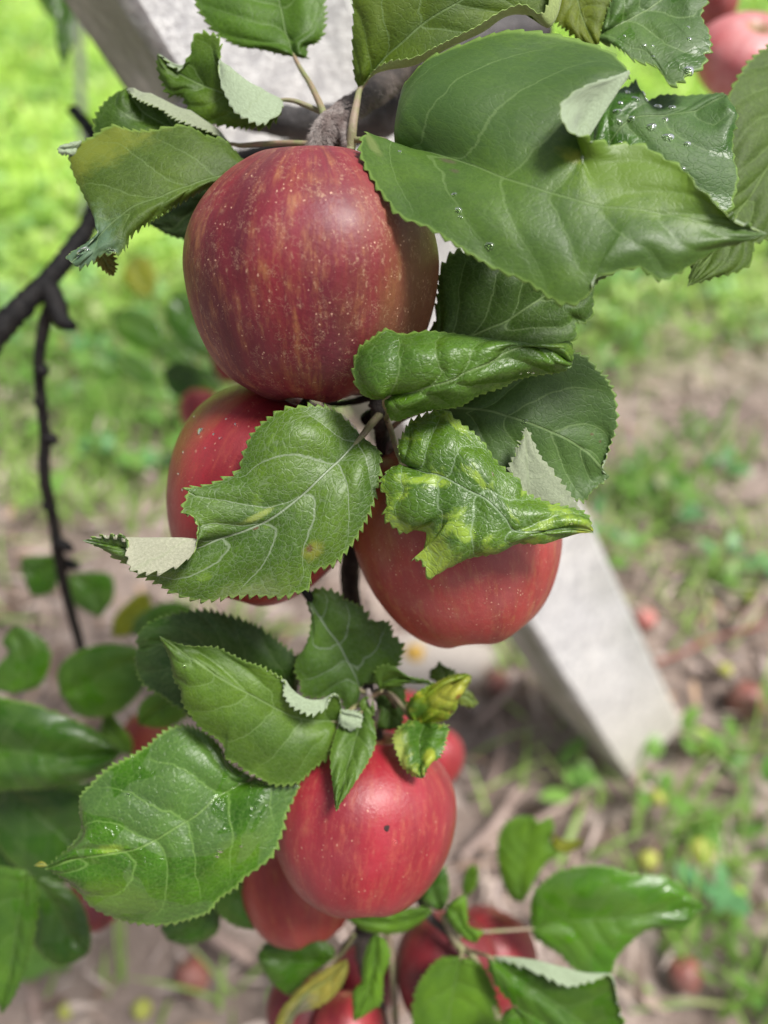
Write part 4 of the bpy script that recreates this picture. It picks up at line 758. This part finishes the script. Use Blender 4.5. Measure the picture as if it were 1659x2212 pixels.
leaf('P', 'smooth round bluish green leaf with one raindrop, the rightmost of the middle cluster', '5',
     [(560, 560), (640, 560), (760, 566), (870, 580), (950, 602), (1080, 642), (1200, 690), (1300, 738), (1400, 805), (1460, 870), (1520, 935)],
     [(640, 480), (800, 400), (1000, 300), (1200, 240), (1310, 248), (1400, 282), (1440, 330), (1500, 392), (1540, 460), (1560, 550), (1560, 650), (1540, 720), (1500, 830), (1478, 895)],
     [(640, 640), (740, 760), (850, 880), (980, 960), (1150, 1040), (1330, 1062), (1385, 1066), (1420, 1020), (1470, 975), (1500, 955)],
     [22.3, 21.8, 21.6, 21.6, 21.8, 22.0], bulge=-.12,
     mat=mat_leaf('smooth bluish leaf', (.035, .095, .04), (.04, .11, .04), rough=.5, bloom=.5, vs=.55, fine=.1, seed=15, trans=.12, spots=.5), teeth=44, tooth=.085, ripple=.04, quilt=.025, seed=15, nu=280,
     petiole=[(845, 925, 23.6), (870, 905, 23.2), (905, 890, 22.8)], drops=[(.48, .02, .085)])
Q = leaf('Q', 'crumpled yellow-mottled leaf lying on the orange red apple', '5',
     [(390, 865), (510, 915), (600, 930), (740, 1005), (850, 1060), (950, 1160), (1010, 1235), (1150, 1235), (1300, 1225), (1432, 1240)],
     [(368, 770), (390, 700), (430, 632), (500, 600), (600, 570), (650, 590), (675, 625), (740, 670), (820, 740), (862, 800), (890, 850), (960, 920), (1010, 960), (1030, 1020), (1100, 1060), (1200, 1090), (1330, 1112), (1400, 1145), (1420, 1190)],
     [(330, 890), (300, 920), (270, 980), (305, 1060), (285, 1130), (300, 1180), (380, 1250), (440, 1256), (500, 1240), (505, 1310), (450, 1382), (500, 1400), (535, 1478), (620, 1432), (700, 1392), (750, 1367), (900, 1335), (1010, 1275), (1150, 1272), (1250, 1250), (1350, 1240)],
     [21.0, 20.4, 20.1, 20.0, 20.0, 20.2, 20.5], zL=[21, 21.0, 20.8, 20.6, 20.6, 20.6], zR=[20.8, 20.6, 20.6, 20.5, 20.4, 20.5], bl=.24, br=.24,
     mat=mat_leaf('mottled crumpled leaf', (.042, .13, .014), (.07, .18, .018), rough=.36, bloom=.08, vs=.8, fine=.5, seed=16, trans=.15, ms=1.3, mott=.66, yellow=(.29, .43, .04), bumpd=.0004, tint=.5, spots=.6,
                  patch=[(6.6, .3, .9, .7, (.38, .40, .04), .85), (2.7, 2.3, 1.1, .8, (.34, .46, .05), .8)], vein=(.26, .36, .2)), teeth=40, tooth=.09, ripple=.10, quilt=.06, seed=16, nu=300, nv=61,
     petiole=[(835, 905, 23.4), (845, 930, 22.8), (856, 970, 22.0), (864, 990, 21.4)], pmat=M_PET, drops=[(.5, .3, .04), (.88, -.3, .05)], skew=(.25, .05))
leaf('Qt', 'pale underside of the flipped leaf tip', '5', [(1150, 1130), (1090, 1030), (1075, 920), (1068, 800), (1065, 668)], [(1040, 1060), (985, 960), (972, 890), (1010, 800), (1045, 715)],
     [(1345, 1125), (1320, 1050), (1245, 950), (1195, 880), (1150, 840), (1110, 760), (1085, 700)], [20.9, 20.9, 21.0], bulge=.05, mat=mat_leaf('flipped tip top', seed=17), under=M_UND2, flip=True, part_of=Q, part='flipped_tip', nu=140, nv=33, teeth=20, tooth=.1, seed=17, close=.3)
leaf('R', 'large notched leaf with a folded pale corner in front of the crimson apple', 'c',
     [(1562, 412), (1480, 500), (1400, 575), (1300, 670, .35), (1190, 755), (1080, 810, .55), (960, 850), (840, 895, .75), (700, 915, .84), (500, 885, .94), (358, 861)],
     [(1525, 370), (1450, 300), (1370, 276), (1290, 285), (1230, 296), (1160, 342), (1100, 402), (1060, 490), (1032, 562, .42), (960, 600), (880, 625), (800, 637, .55), (812, 655), (785, 737, .6), (830, 760), (853, 805, .66), (838, 905, .70), (780, 965), (720, 992, .76), (640, 1004, .80), (570, 985, .84), (548, 920, .88), (532, 852, .91), (440, 845, .96)],
     [(1600, 440), (1640, 480), (1642, 560), (1620, 680), (1580, 780), (1520, 880), (1450, 958), (1372, 985), (1342, 1010), (1330, 1068), (1290, 1082), (1220, 1102), (1120, 1097), (1000, 1102), (900, 1120), (820, 1110), (740, 1080), (660, 1032), (600, 1010), (550, 962), (500, 938), (450, 900)],
     [21.6, 20.9, 20.6, 20.6, 20.8, 20.8, 20.9], zL=[21.6, 21.1, 21.0, 20.9, 20.5, 20.2, 20.3, 20.8], zR=[21.6, 21.0, 20.9, 21.0, 21.0, 21, 20.9], 
     L1=[(1500, 400), (1390, 400), (1270, 420), (1180, 520), (1110, 620, .4), (960, 720, .54), (880, 815, .66), (845, 852, .72), (700, 846, .80), (545, 845, .90), (450, 850, .96)], zL1=[21.6, 20.7, 20.5, 20.6, 20.5, 20.4, 20.5, 20.8], br=.18,
     mat=mat_leaf('notched leaf', (.04, .115, .018), (.06, .15, .022), rough=.46, bloom=.08, vs=.85, fine=.5, seed=18, trans=.16, mott=.28, yellow=(.15, .26, .02), bumpd=.00028, vein=(.27, .33, .22), tint=.5,
                  patch=[(4.6, 1.9, .9, .5, (.20, .24, .09), .6), (2.9, 1.5, .28, .3, (.24, .25, .03), .8), (3.9, -.25, .6, .12, (.32, .38, .08), .7), (2.95, 1.35, .08, .12, (.12, .04, .02), .8), (4.2, .05, .1, .04, (.12, .04, .02), .9), (5.8, 1.7, .16, .1, (.08, .04, .03), .8)]),
     under=mat_under('buff underside', (.42, .42, .30), 9), teeth=54, tooth=.10, ripple=.07, quilt=.05, seed=18, nu=340, nv=61, petiole=[(826, 890, 23.5), (812, 905, 22.8), (795, 925, 22.1)], prad=(.13, .11), pmat=M_PETR, skew=(.15, .05), nlat=6)
# ---- lower cluster
leaf('S', 'dark blue-green leaf lying behind the pointed leaf of the lower cluster', 'D',
     [(640, 1500), (560, 1460), (470, 1420), (390, 1390), (300, 1400)], [(648, 1430), (620, 1400), (575, 1365), (540, 1345), (480, 1325), (440, 1318), (380, 1325), (325, 1345), (298, 1375)],
     [(580, 1560), (470, 1570), (385, 1530), (350, 1505), (315, 1485), (295, 1450), (292, 1415)], [26.2, 25.8, 25.6, 25.6], bulge=.15,
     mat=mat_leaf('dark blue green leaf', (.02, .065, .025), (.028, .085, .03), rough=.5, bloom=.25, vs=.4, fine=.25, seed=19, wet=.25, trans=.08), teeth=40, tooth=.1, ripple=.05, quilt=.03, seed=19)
leaf('U', 'upright leaf with a notched right side above the lower cluster', '6',
     [(592, 955), (550, 850), (500, 750), (420, 600), (350, 510), (290, 420), (200, 275)],
     [(540, 1080), (480, 1100), (430, 1000), (250, 1010), (160, 975), (150, 900), (110, 820), (130, 720), (180, 650), (220, 550), (232, 420), (200, 320)],
     [(620, 905), (720, 905), (740, 850), (850, 780), (880, 720), (900, 640), (880, 600), (832, 560), (790, 462), (670, 450), (640, 400), (580, 340), (470, 290), (430, 250), (300, 215), (235, 235)],
     [25.6, 25.2, 24.8, 24.6], bulge=.12,
     mat=mat_leaf('upright leaf', (.045, .125, .025), (.055, .15, .03), rough=.5, bloom=.3, vs=.7, fine=.2, seed=20, trans=.18, vein=(.28, .34, .26)), teeth=34, tooth=.1, ripple=.06, quilt=.03, seed=20, nu=220,
     petiole=[(795, 1500, 25.8), (788, 1495, 25.7)], pmat=M_PETR)
leaf('T', 'long pointed leaf with a curled whitish edge across the lower cluster', 'e',
     [(1462, 168), (1300, 155), (1200, 115), (1100, 60), (1000, 8), (900, -55), (800, -125), (690, -200)],
     [(1475, 120, .05), (1460, 60, .1), (1430, 60, .14), (1405, 118, .18), (1340, 140, .22), (1310, 130, .25), (1258, 100, .29), (1222, 42, .33), (1228, 0, .36), (1190, -35), (1120, -72), (1060, -92), (1000, -122), (930, -152), (820, -158), (750, -172)],
     [(1440, 250), (1420, 320), (1380, 352), (1330, 400), (1290, 437), (1220, 446), (1170, 440), (1100, 402), (1060, 382), (1020, 350), (975, 330), (965, 275), (930, 240), (870, 200), (830, 150), (790, 90), (780, 30), (750, -20), (735, -100), (710, -160)],
     [24.4, 23.8, 23.3, 23.0, 22.8, 22.8], zL=[24.4, 23.3, 23.2, 23.2, 23.2, 23.0, 22.9], zR=[24.2, 23.8, 23.6, 23.4, 23.2, 22.9],
     L1=[(1470, 130, .05), (1440, 58, .12), (1380, 76, .18), (1320, 66, .24), (1260, 30, .31), (1225, -5, .36), (1150, 0, .42), (1060, -45, .5), (930, -105, .66), (800, -140, .82)], zL1=[24.4, 23.4, 23.3, 23.2, 23.0, 22.8], br=.2,
     mat=mat_leaf('long pointed leaf', (.05, .13, .025), (.07, .17, .025), rough=.48, bloom=.25, vs=.55, fine=.3, seed=21, trans=.18), under=M_UND, teeth=52, tooth=.09, ripple=.05, quilt=.03, seed=21, nu=300, nv=57,
     petiole=[(800, 1510, 25.6), (770, 1525, 25.2), (745, 1545, 24.7)], drops=[(.83, .35, .07), (.8, .1, .05)], skew=(.25, .05))
V_ = leaf('V', 'small smooth pointed leaf hanging over the top of the pink apple', '6',
     [(600, 1100), (570, 1250), (510, 1450), (460, 1650), (412, 1832)], [(500, 1150), (440, 1200), (400, 1300), (372, 1420), (378, 1600), (398, 1750)], [(650, 1120), (688, 1220), (695, 1350), (640, 1480), (575, 1580), (500, 1700), (440, 1790)],
     [24.9, 24.0, 23.2, 22.5], bulge=.12, mat=mat_leaf('small pointed leaf', (.05, .13, .03), (.06, .15, .03), rough=.45, bloom=.4, vs=.3, fine=.15, seed=22, trans=.18), teeth=22, tooth=.03, ripple=.03, quilt=.03, seed=22, petiole=[(800, 1520, 25.6), (790, 1528, 25.3)])
leaf('V2', 'pale folded lobe', '6', [(440, 1120), (500, 1140), (560, 1150), (604, 1160)], [(450, 1100), (520, 1105), (590, 1125)], [(430, 1190), (490, 1235), (560, 1225), (598, 1195)], [24.0, 23.9, 24.0], bulge=.08,
     mat=mat_leaf('lobe top', seed=23), under=M_UND, flip=True, part_of=V_, part='folded_lobe', nu=70, nv=21, teeth=12, tooth=.08, seed=23, close=.2)
leaf('W', 'small leaf curled into an arch with a serrated pale rim beside the yellow curled leaf', '6',
     [(740, 960), (760, 900), (850, 870), (940, 880), (1040, 900), (1135, 930)], [(700, 900), (695, 840), (720, 785), (780, 768), (840, 785), (900, 830), (960, 858), (1080, 885)],
     [(760, 940), (850, 925), (920, 900), (940, 895), (1000, 900), (1080, 915)], [25.3, 25.0, 24.9, 25.0], zL=[25.2, 24.8, 24.7, 24.8], bulge=.1,
     mat=mat_leaf('arched small leaf', (.05, .13, .03), (.06, .15, .03), rough=.5, bloom=.3, seed=24, vs=.4, fine=.2), nu=100, nv=25, teeth=20, tooth=.07, seed=24, petiole=[(800, 1505, 25.7), (815, 1498, 25.5)])
leaf('W2', 'tiny green leaflet among the buds of the lower cluster', '6', [(620, 1000), (640, 1060), (690, 1135)], [(590, 1040), (600, 1110), (650, 1140)], [(670, 1010), (680, 1070), (695, 1110)], [24.9, 24.8], bulge=.05,
     mat=mat_leaf('tiny leaflet', (.07, .16, .03), (.08, .18, .03), seed=25, vs=.3), nu=50, nv=15, teeth=8, tooth=.05, seed=25)
X = leaf('X', 'bright yellow blistered leaf curled in two above the pink apple', '6',
     [(985, 1205), (1040, 1120), (1110, 1040), (1200, 950), (1290, 890), (1395, 850)], [(920, 1130), (915, 1080), (960, 1000), (1050, 930), (1150, 895), (1250, 860), (1330, 846)],
     [(1100, 1215), (1200, 1190), (1280, 1110), (1310, 1020), (1345, 930), (1375, 880)], [25.2, 24.7, 24.6, 24.9], bulge=.3,
     mat=mat_leaf('blistered yellow leaf', (.08, .17, .015), (.14, .24, .02), yellow=(.48, .46, .05), mott=.62, rough=.42, bloom=.05, vs=.12, fine=.3, seed=26, ms=2.4, bumpd=.00022, spots=1.6, nlat=3, patch=[(1.9, .15, .9, .55, (.50, .47, .08), .6), (.7, -.3, .5, .5, (.05, .15, .02), .7), (2.0, .55, .12, .1, (.25, .05, .02), .8), (2.4, -.2, .1, .1, (.25, .08, .02), .8)]), nu=140, nv=41, teeth=26, tooth=.06, ripple=.10, quilt=.03, seed=26,
     petiole=[(815, 1496, 25.8), (845, 1500, 26), (872, 1530, 25.7), (888, 1555, 25.4)], pmat=M_PETR)
leaf('X2', 'lower half hanging down', '6', [(1060, 1195), (1020, 1290), (1020, 1400), (1025, 1500), (1035, 1592)], [(960, 1180), (880, 1215), (828, 1290), (838, 1360), (855, 1420), (890, 1510), (960, 1565), (1000, 1585)],
     [(1180, 1195), (1225, 1215), (1205, 1330), (1160, 1430), (1110, 1470), (1075, 1520), (1055, 1575)], [25.0, 24.3, 23.8, 23.6], bulge=.18,
     mat=mat_leaf('yellow edged lower half', (.04, .13, .03), (.05, .16, .03), yellow=(.42, .48, .08), mott=.6, rough=.4, bloom=.12, vs=.3, fine=.35, seed=27, bumpd=.0002, patch=[(1.6, -1.0, 1.2, .55, (.42, .48, .10), .9), (1.5, .35, .3, .25, (.48, .52, .05), .8)]), part_of=X, part='lower_half', nu=130, nv=41, teeth=26, tooth=.08, ripple=.1, quilt=.04, seed=27, close=.15)
leaf('X3', 'small green leaf point sticking up behind the yellow curled leaf', '6', [(1230, 900), (1190, 830), (1160, 745)], [(1120, 880), (1090, 810), (1130, 790)], [(1290, 860), (1260, 810), (1200, 780)], [26.6, 26.8], bulge=.05, mat=mat_leaf('leaf point', (.06, .15, .03), (.07, .16, .03), seed=28), nu=60, nv=17, teeth=10, seed=28)
leaf('X4', 'small pale leaf point to the right of the yellow curled leaf', '6', [(1300, 990), (1370, 1010), (1440, 1052)], [(1320, 950), (1390, 980)], [(1310, 1050), (1380, 1075)], [26.8, 27], bulge=.05, mat=mat_leaf('pale leaf point', (.11, .18, .07), (.12, .2, .08), seed=29), nu=60, nv=17, teeth=10, seed=29)
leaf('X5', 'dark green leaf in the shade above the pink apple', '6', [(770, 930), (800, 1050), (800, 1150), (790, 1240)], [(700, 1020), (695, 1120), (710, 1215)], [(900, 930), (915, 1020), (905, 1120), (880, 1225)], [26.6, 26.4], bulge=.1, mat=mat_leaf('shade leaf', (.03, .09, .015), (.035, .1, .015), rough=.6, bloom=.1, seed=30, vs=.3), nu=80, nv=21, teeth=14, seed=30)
leaf('Y', 'large wet glossy leaf with water patches reaching to the left beside the pink apple', 'e',
     [(1095, 412), (1000, 460), (930, 500), (850, 572), (750, 632), (650, 692), (560, 725), (450, 742), (330, 762), (195, 805)],
     [(1060, 392), (1010, 365), (978, 330), (962, 290), (930, 250), (880, 210), (800, 182), (740, 190), (680, 230), (640, 270), (560, 320), (480, 360), (430, 400), (390, 440), (345, 490), (340, 560), (350, 620), (335, 668), (290, 720), (230, 772)],
     [(1140, 425), (1200, 440), (1290, 438), (1272, 500), (1240, 560), (1222, 640), (1182, 740), (1120, 800), (1062, 840), (1020, 890), (950, 940), (900, 1000), (820, 1030), (720, 1052), (600, 1046), (500, 1020), (400, 970), (340, 900), (280, 852), (225, 815)],
     [24.6, 24.0, 23.6, 23.4, 23.3, 23.4, 23.6], zL=[24.6, 24.4, 24.2, 24.0, 23.8, 23.6], zR=[24.6, 24.0, 23.8, 23.9, 24.0, 23.8], bulge=.22,
     mat=mat_leaf('wet glossy leaf', (.025, .09, .012), (.042, .14, .014), wr=.15, wet=.5, rough=.38, bloom=.7, vs=.75, fine=.4, seed=31, trans=.12, mott=.2, yellow=(.13, .25, .01), bumpd=.0004, vein=(.2, .34, .08), tint=.55,
                  patch=[(4.9, -.15, .5, .18, (.30, .45, .02), .8), (5.5, 1.6, 1.3, .9, (.11, .20, .01), .7), (2.4, 2.0, .8, .6, (.11, .2, .01), .6)]), teeth=56, tooth=.09, ripple=.07, quilt=.05, seed=31, nu=340, nv=61,
     petiole=[(700, 1610, 25.8), (640, 1635, 25.3), (580, 1665, 24.9)], drops=[(.38, .5, .1), (.4, .56, .08), (.33, .6, .06), (.2, .5, .07), (.55, -.55, .06)], skew=(.25, .05))
leaf('Yt', 'tiny pale shrivelled leaf tip just beyond the wet glossy leaf', 'e', [(205, 790), (180, 782), (148, 790)], [(180, 772)], [(180, 795)], [23.7, 23.8], bulge=.02, mat=mat_leaf('shrivelled tip', (.3, .35, .15), (.3, .35, .15), seed=32), nu=24, nv=9, teeth=3, tooth=.02, ripple=.0, quilt=0, seed=32)
# ---- blurred leaves, from a few shared materials
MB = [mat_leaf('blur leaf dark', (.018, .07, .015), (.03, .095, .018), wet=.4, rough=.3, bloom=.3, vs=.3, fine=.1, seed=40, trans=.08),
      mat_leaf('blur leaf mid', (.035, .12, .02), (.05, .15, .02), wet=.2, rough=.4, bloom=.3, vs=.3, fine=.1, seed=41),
      mat_leaf('blur leaf light', (.07, .19, .03), (.09, .24, .03), rough=.5, bloom=.25, vs=.3, fine=.1, seed=42, trans=.3),
      mat_leaf('blur leaf yellow', (.16, .22, .03), (.2, .26, .04), rough=.5, bloom=.2, vs=.3, fine=.1, seed=43, trans=.3),
      mat_leaf('blur leaf blue', (.05, .13, .07), (.07, .17, .09), wet=.3, rough=.3, bloom=.45, vs=.3, fine=.1, seed=44)]
def bleaf(label, frame, M, L, R, z, m, seed, group='blurred leaves on the shaded side', **kw):
    kw.setdefault('nu', 90); kw.setdefault('nv', 25); kw.setdefault('teeth', 26); kw.setdefault('bulge', .15)
    return leaf('b%d' % seed, label, frame, M, L, R, z if isinstance(z, list) else [z], mat=MB[m] if isinstance(m, int) else m, seed=seed, group=group, **kw)
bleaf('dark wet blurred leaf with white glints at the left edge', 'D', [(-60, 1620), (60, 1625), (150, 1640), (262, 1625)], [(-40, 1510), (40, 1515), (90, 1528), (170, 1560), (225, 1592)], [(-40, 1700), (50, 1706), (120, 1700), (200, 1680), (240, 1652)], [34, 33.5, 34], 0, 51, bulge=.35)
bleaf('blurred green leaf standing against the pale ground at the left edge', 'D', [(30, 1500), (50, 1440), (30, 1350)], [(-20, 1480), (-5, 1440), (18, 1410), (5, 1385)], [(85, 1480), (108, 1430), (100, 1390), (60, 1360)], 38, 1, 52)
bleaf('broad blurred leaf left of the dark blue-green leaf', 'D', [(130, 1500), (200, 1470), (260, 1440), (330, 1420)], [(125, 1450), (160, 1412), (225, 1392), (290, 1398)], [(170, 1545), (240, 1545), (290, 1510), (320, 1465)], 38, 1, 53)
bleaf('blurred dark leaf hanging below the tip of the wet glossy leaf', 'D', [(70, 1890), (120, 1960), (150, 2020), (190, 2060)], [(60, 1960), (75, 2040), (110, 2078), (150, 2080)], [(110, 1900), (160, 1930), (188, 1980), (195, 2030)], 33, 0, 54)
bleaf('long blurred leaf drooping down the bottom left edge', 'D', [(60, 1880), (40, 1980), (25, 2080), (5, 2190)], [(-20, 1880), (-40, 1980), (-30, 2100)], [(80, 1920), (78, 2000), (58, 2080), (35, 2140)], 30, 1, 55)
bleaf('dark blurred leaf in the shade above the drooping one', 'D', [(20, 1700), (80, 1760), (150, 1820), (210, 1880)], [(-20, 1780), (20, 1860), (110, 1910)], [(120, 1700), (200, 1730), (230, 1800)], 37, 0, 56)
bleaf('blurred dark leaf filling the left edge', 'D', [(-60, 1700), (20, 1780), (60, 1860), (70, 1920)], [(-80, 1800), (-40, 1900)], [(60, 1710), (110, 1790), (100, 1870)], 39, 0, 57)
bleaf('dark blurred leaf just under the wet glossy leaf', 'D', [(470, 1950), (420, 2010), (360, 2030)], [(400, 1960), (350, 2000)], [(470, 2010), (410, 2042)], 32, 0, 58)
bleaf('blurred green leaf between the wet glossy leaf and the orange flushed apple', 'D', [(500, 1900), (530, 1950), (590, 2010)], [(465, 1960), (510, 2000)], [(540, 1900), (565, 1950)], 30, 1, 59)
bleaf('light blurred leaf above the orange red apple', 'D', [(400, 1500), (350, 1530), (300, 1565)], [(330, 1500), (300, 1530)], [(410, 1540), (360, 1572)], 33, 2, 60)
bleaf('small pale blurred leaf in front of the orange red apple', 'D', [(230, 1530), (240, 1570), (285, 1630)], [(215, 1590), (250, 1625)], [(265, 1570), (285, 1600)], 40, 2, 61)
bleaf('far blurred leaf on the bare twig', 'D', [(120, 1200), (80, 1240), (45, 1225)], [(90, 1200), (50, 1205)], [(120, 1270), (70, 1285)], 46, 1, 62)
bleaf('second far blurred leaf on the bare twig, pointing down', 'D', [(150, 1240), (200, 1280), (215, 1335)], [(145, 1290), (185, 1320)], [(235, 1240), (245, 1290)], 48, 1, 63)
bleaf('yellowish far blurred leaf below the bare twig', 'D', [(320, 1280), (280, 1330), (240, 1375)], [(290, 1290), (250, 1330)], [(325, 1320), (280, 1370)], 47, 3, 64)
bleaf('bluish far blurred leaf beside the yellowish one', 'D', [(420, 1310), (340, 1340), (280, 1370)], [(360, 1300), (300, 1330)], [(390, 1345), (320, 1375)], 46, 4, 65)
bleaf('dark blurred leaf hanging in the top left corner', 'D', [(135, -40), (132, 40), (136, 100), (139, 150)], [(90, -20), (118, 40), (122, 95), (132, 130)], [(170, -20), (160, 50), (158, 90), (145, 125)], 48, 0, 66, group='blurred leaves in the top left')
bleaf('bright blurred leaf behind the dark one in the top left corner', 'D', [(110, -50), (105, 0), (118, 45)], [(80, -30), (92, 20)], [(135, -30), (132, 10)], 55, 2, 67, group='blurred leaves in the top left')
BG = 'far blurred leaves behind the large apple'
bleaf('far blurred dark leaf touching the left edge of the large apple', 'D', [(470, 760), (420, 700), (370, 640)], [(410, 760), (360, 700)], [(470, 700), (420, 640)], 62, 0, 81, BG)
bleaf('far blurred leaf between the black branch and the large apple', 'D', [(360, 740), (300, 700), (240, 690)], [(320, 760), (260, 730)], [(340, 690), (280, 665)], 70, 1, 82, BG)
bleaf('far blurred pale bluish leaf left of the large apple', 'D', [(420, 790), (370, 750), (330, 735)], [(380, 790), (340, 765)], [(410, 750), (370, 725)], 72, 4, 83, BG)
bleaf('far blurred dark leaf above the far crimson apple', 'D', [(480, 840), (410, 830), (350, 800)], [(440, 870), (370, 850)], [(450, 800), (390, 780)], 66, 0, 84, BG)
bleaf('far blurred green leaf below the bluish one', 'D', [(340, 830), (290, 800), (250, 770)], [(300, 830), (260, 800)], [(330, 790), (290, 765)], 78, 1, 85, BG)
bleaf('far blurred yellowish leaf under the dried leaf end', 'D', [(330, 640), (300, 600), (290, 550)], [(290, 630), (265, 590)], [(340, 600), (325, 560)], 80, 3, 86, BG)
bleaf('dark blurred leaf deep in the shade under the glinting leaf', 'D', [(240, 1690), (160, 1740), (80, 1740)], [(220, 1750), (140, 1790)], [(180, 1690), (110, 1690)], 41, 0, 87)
bleaf('dark blurred leaf behind the tip of the wet glossy leaf', 'D', [(200, 1790), (130, 1860), (60, 1830)], [(180, 1870), (100, 1890)], [(150, 1790), (90, 1780)], 42, 0, 88)
LO = 'blurred lower leaves'
bleaf('light green leaf with a curled yellow lobe low on the right', 'f', [(600, 950), (590, 850), (610, 700), (640, 575)], [(550, 930), (512, 850), (490, 740), (505, 640), (560, 585)], [(650, 850), (700, 780), (760, 735), (722, 690), (735, 620), (712, 582), (675, 608)], 38, 2, 68, LO)
bleaf('small curled yellowish leaf beside the light green one', 'f', [(722, 640), (760, 700), (820, 705), (860, 672)], [(770, 685), (830, 680)], [(735, 715), (790, 735), (845, 705)], 38, 3, 69, LO, nu=50, nv=15)
bleaf('large shiny blurred leaf pointing right, low on the right', 'f', [(638, 1062), (800, 1026), (1000, 1020), (1200, 992), (1388, 972)], [(635, 1000), (645, 910), (700, 850), (760, 810), (880, 788), (1000, 800), (1080, 830), (1200, 835), (1260, 862), (1320, 912)],
      [(660, 1110), (760, 1170), (820, 1230), (900, 1266), (970, 1260), (1000, 1190), (1060, 1130), (1150, 1072), (1300, 1062), (1350, 1000)], [33, 32.5, 32.5], mat_leaf('shiny lower leaf', (.045, .15, .02), (.06, .19, .02), wet=.35, rough=.38, bloom=.3, vs=.3, fine=.1, seed=45, tint=.6), 70, LO, nu=160, nv=41, teeth=34, quilt=.03, ripple=.08,
      petiole=[(975, 2035, 31.5), (1010, 2015, 31.8), (1060, 2012, 32.5)], pmat=M_PETR)
bleaf('upright oval leaf at the bottom edge in front of the dark red apple', 'f', [(332, 1182), (305, 1300), (285, 1420), (270, 1620)], [(240, 1192), (170, 1270), (132, 1350), (125, 1475), (180, 1580)], [(420, 1220), (470, 1310), (500, 1420), (500, 1500), (400, 1600)], 30, 2, 71, LO, nu=120, nv=31, petiole=[(960, 1985, 31), (985, 2020, 30.6), (995, 2050, 30.3)])
bleaf('blurred leaf with a pale folded upper edge at the bottom right', 'f', [(450, 1182), (600, 1290), (740, 1380), (900, 1500), (1060, 1640)], [(560, 1215), (680, 1262), (790, 1312), (860, 1300), (925, 1282), (980, 1272), (1012, 1400), (1050, 1520)],
      [(460, 1260), (520, 1350), (600, 1420), (700, 1500), (900, 1640)], 29, 1, 72, LO, nu=140, nv=37, zL=[29, 28.2, 28.4, 29], L1=[(560, 1185), (700, 1210), (850, 1250), (960, 1275), (990, 1350), (1010, 1480)], zL1=[29, 28.5, 28.6, 29], petiole=[(995, 2045, 30.6), (1020, 2055, 30)])
bleaf('blurred leaf at the bottom edge under the folded one', 'f', [(560, 1400), (600, 1480), (640, 1600)], [(510, 1450), (520, 1560)], [(640, 1440), (740, 1520), (760, 1600)], 28, 1, 73, LO)
bleaf('round green leaf over the shaded apple at the bottom', 'e', [(1440, 1195), (1350, 1205), (1240, 1200), (1112, 1182)], [(1440, 1150), (1370, 1102), (1260, 1090), (1160, 1118)], [(1350, 1255), (1290, 1322), (1240, 1346), (1160, 1280), (1130, 1220)], 31, 1, 74, LO, nu=110, nv=31, petiole=[(765, 2020, 30.5), (745, 2050, 30.8), (730, 2068, 31)])
bleaf('narrow bright leaf hanging straight down at the bottom centre', 'f', [(-30, 1085), (-40, 1200), (-60, 1300), (-130, 1462)], [(-60, 1110), (-90, 1200), (-95, 1290), (-130, 1330), (-135, 1420)], [(10, 1120), (25, 1190), (-5, 1270), (-10, 1380), (-60, 1420)], 29, 2, 75, LO)
bleaf('half withered leaf with a grey patch at the bottom edge', 'e', [(1500, 1195), (1420, 1280), (1320, 1350), (1220, 1500)], [(1420, 1230), (1320, 1300), (1230, 1390), (1190, 1480)], [(1500, 1250), (1450, 1340), (1380, 1400), (1290, 1430), (1260, 1480)], 30, mat_leaf('withered leaf', (.2, .22, .1), (.28, .28, .15), rough=.7, bloom=.3, seed=46, patch=[(3, .3, 1, .6, (.15, .12, .12), .8)]), 76, LO)
bleaf('pale edged leaf showing under the pink apple', 'f', [(210, 985), (120, 1015), (0, 1040), (-180, 1000)], [(150, 968), (60, 985), (-80, 990)], [(140, 1045), (60, 1080), (-60, 1080), (-140, 1040)], 30, 2, 77, LO)
bleaf('small light green leaf on the stalk under the pink apple', 'f', [(275, 965), (320, 1010), (350, 1060), (395, 1125)], [(270, 1010), (310, 1070), (350, 1110)], [(345, 920), (358, 990), (365, 1050), (430, 1080)], 30, 2, 78, LO)
bleaf('dark leaf behind the right side of the pink apple', 'f', [(200, 870), (220, 930), (250, 985)], [(160, 930), (190, 965)], [(262, 800), (282, 900), (270, 960)], 31, 0, 79, LO)
bleaf('thin blurred leaf right of the pink apple', 'f', [(345, 940), (370, 860), (395, 785)], [(340, 870), (365, 800)], [(385, 900), (405, 840)], 36, 2, 80, LO)
tt = empty('branch', PX(800, 2080, 32)); tag(tt, 'dark shaded twigs of the lowest fruit cluster', 'branch'); to = np.array(tt.location)
tube('wood', [(880, 1850, 32), (800, 1960, 32.5), (790, 2030, 32), (800, 2120, 33), (825, 2212, 34), (830, 2300, 35)], [.2, .35, .5, .4, .32, .3], M_BARKG, tt, to, n=60, bumps=.15, seed=60)
tube('side_twig', [(790, 2010, 31.5), (750, 2040, 31.2), (735, 2065, 31)], [.25, .18, .12], M_BARKG, tt, to, n=20, seed=61)
tube('side_twig', [(855, 2212, 33), (850, 2120, 33), (845, 2060, 33), (830, 1990, 32.5)], [.16, .16, .16, .16], M_PETR, tt, to, n=30, seed=62)
tube('side_twig', [(960, 1975, 30.8), (990, 2040, 30.5), (1030, 2080, 30.3), (1075, 2200, 30)], [.22, .18, .14, .12], M_PETR, tt, to, n=30, seed=63)
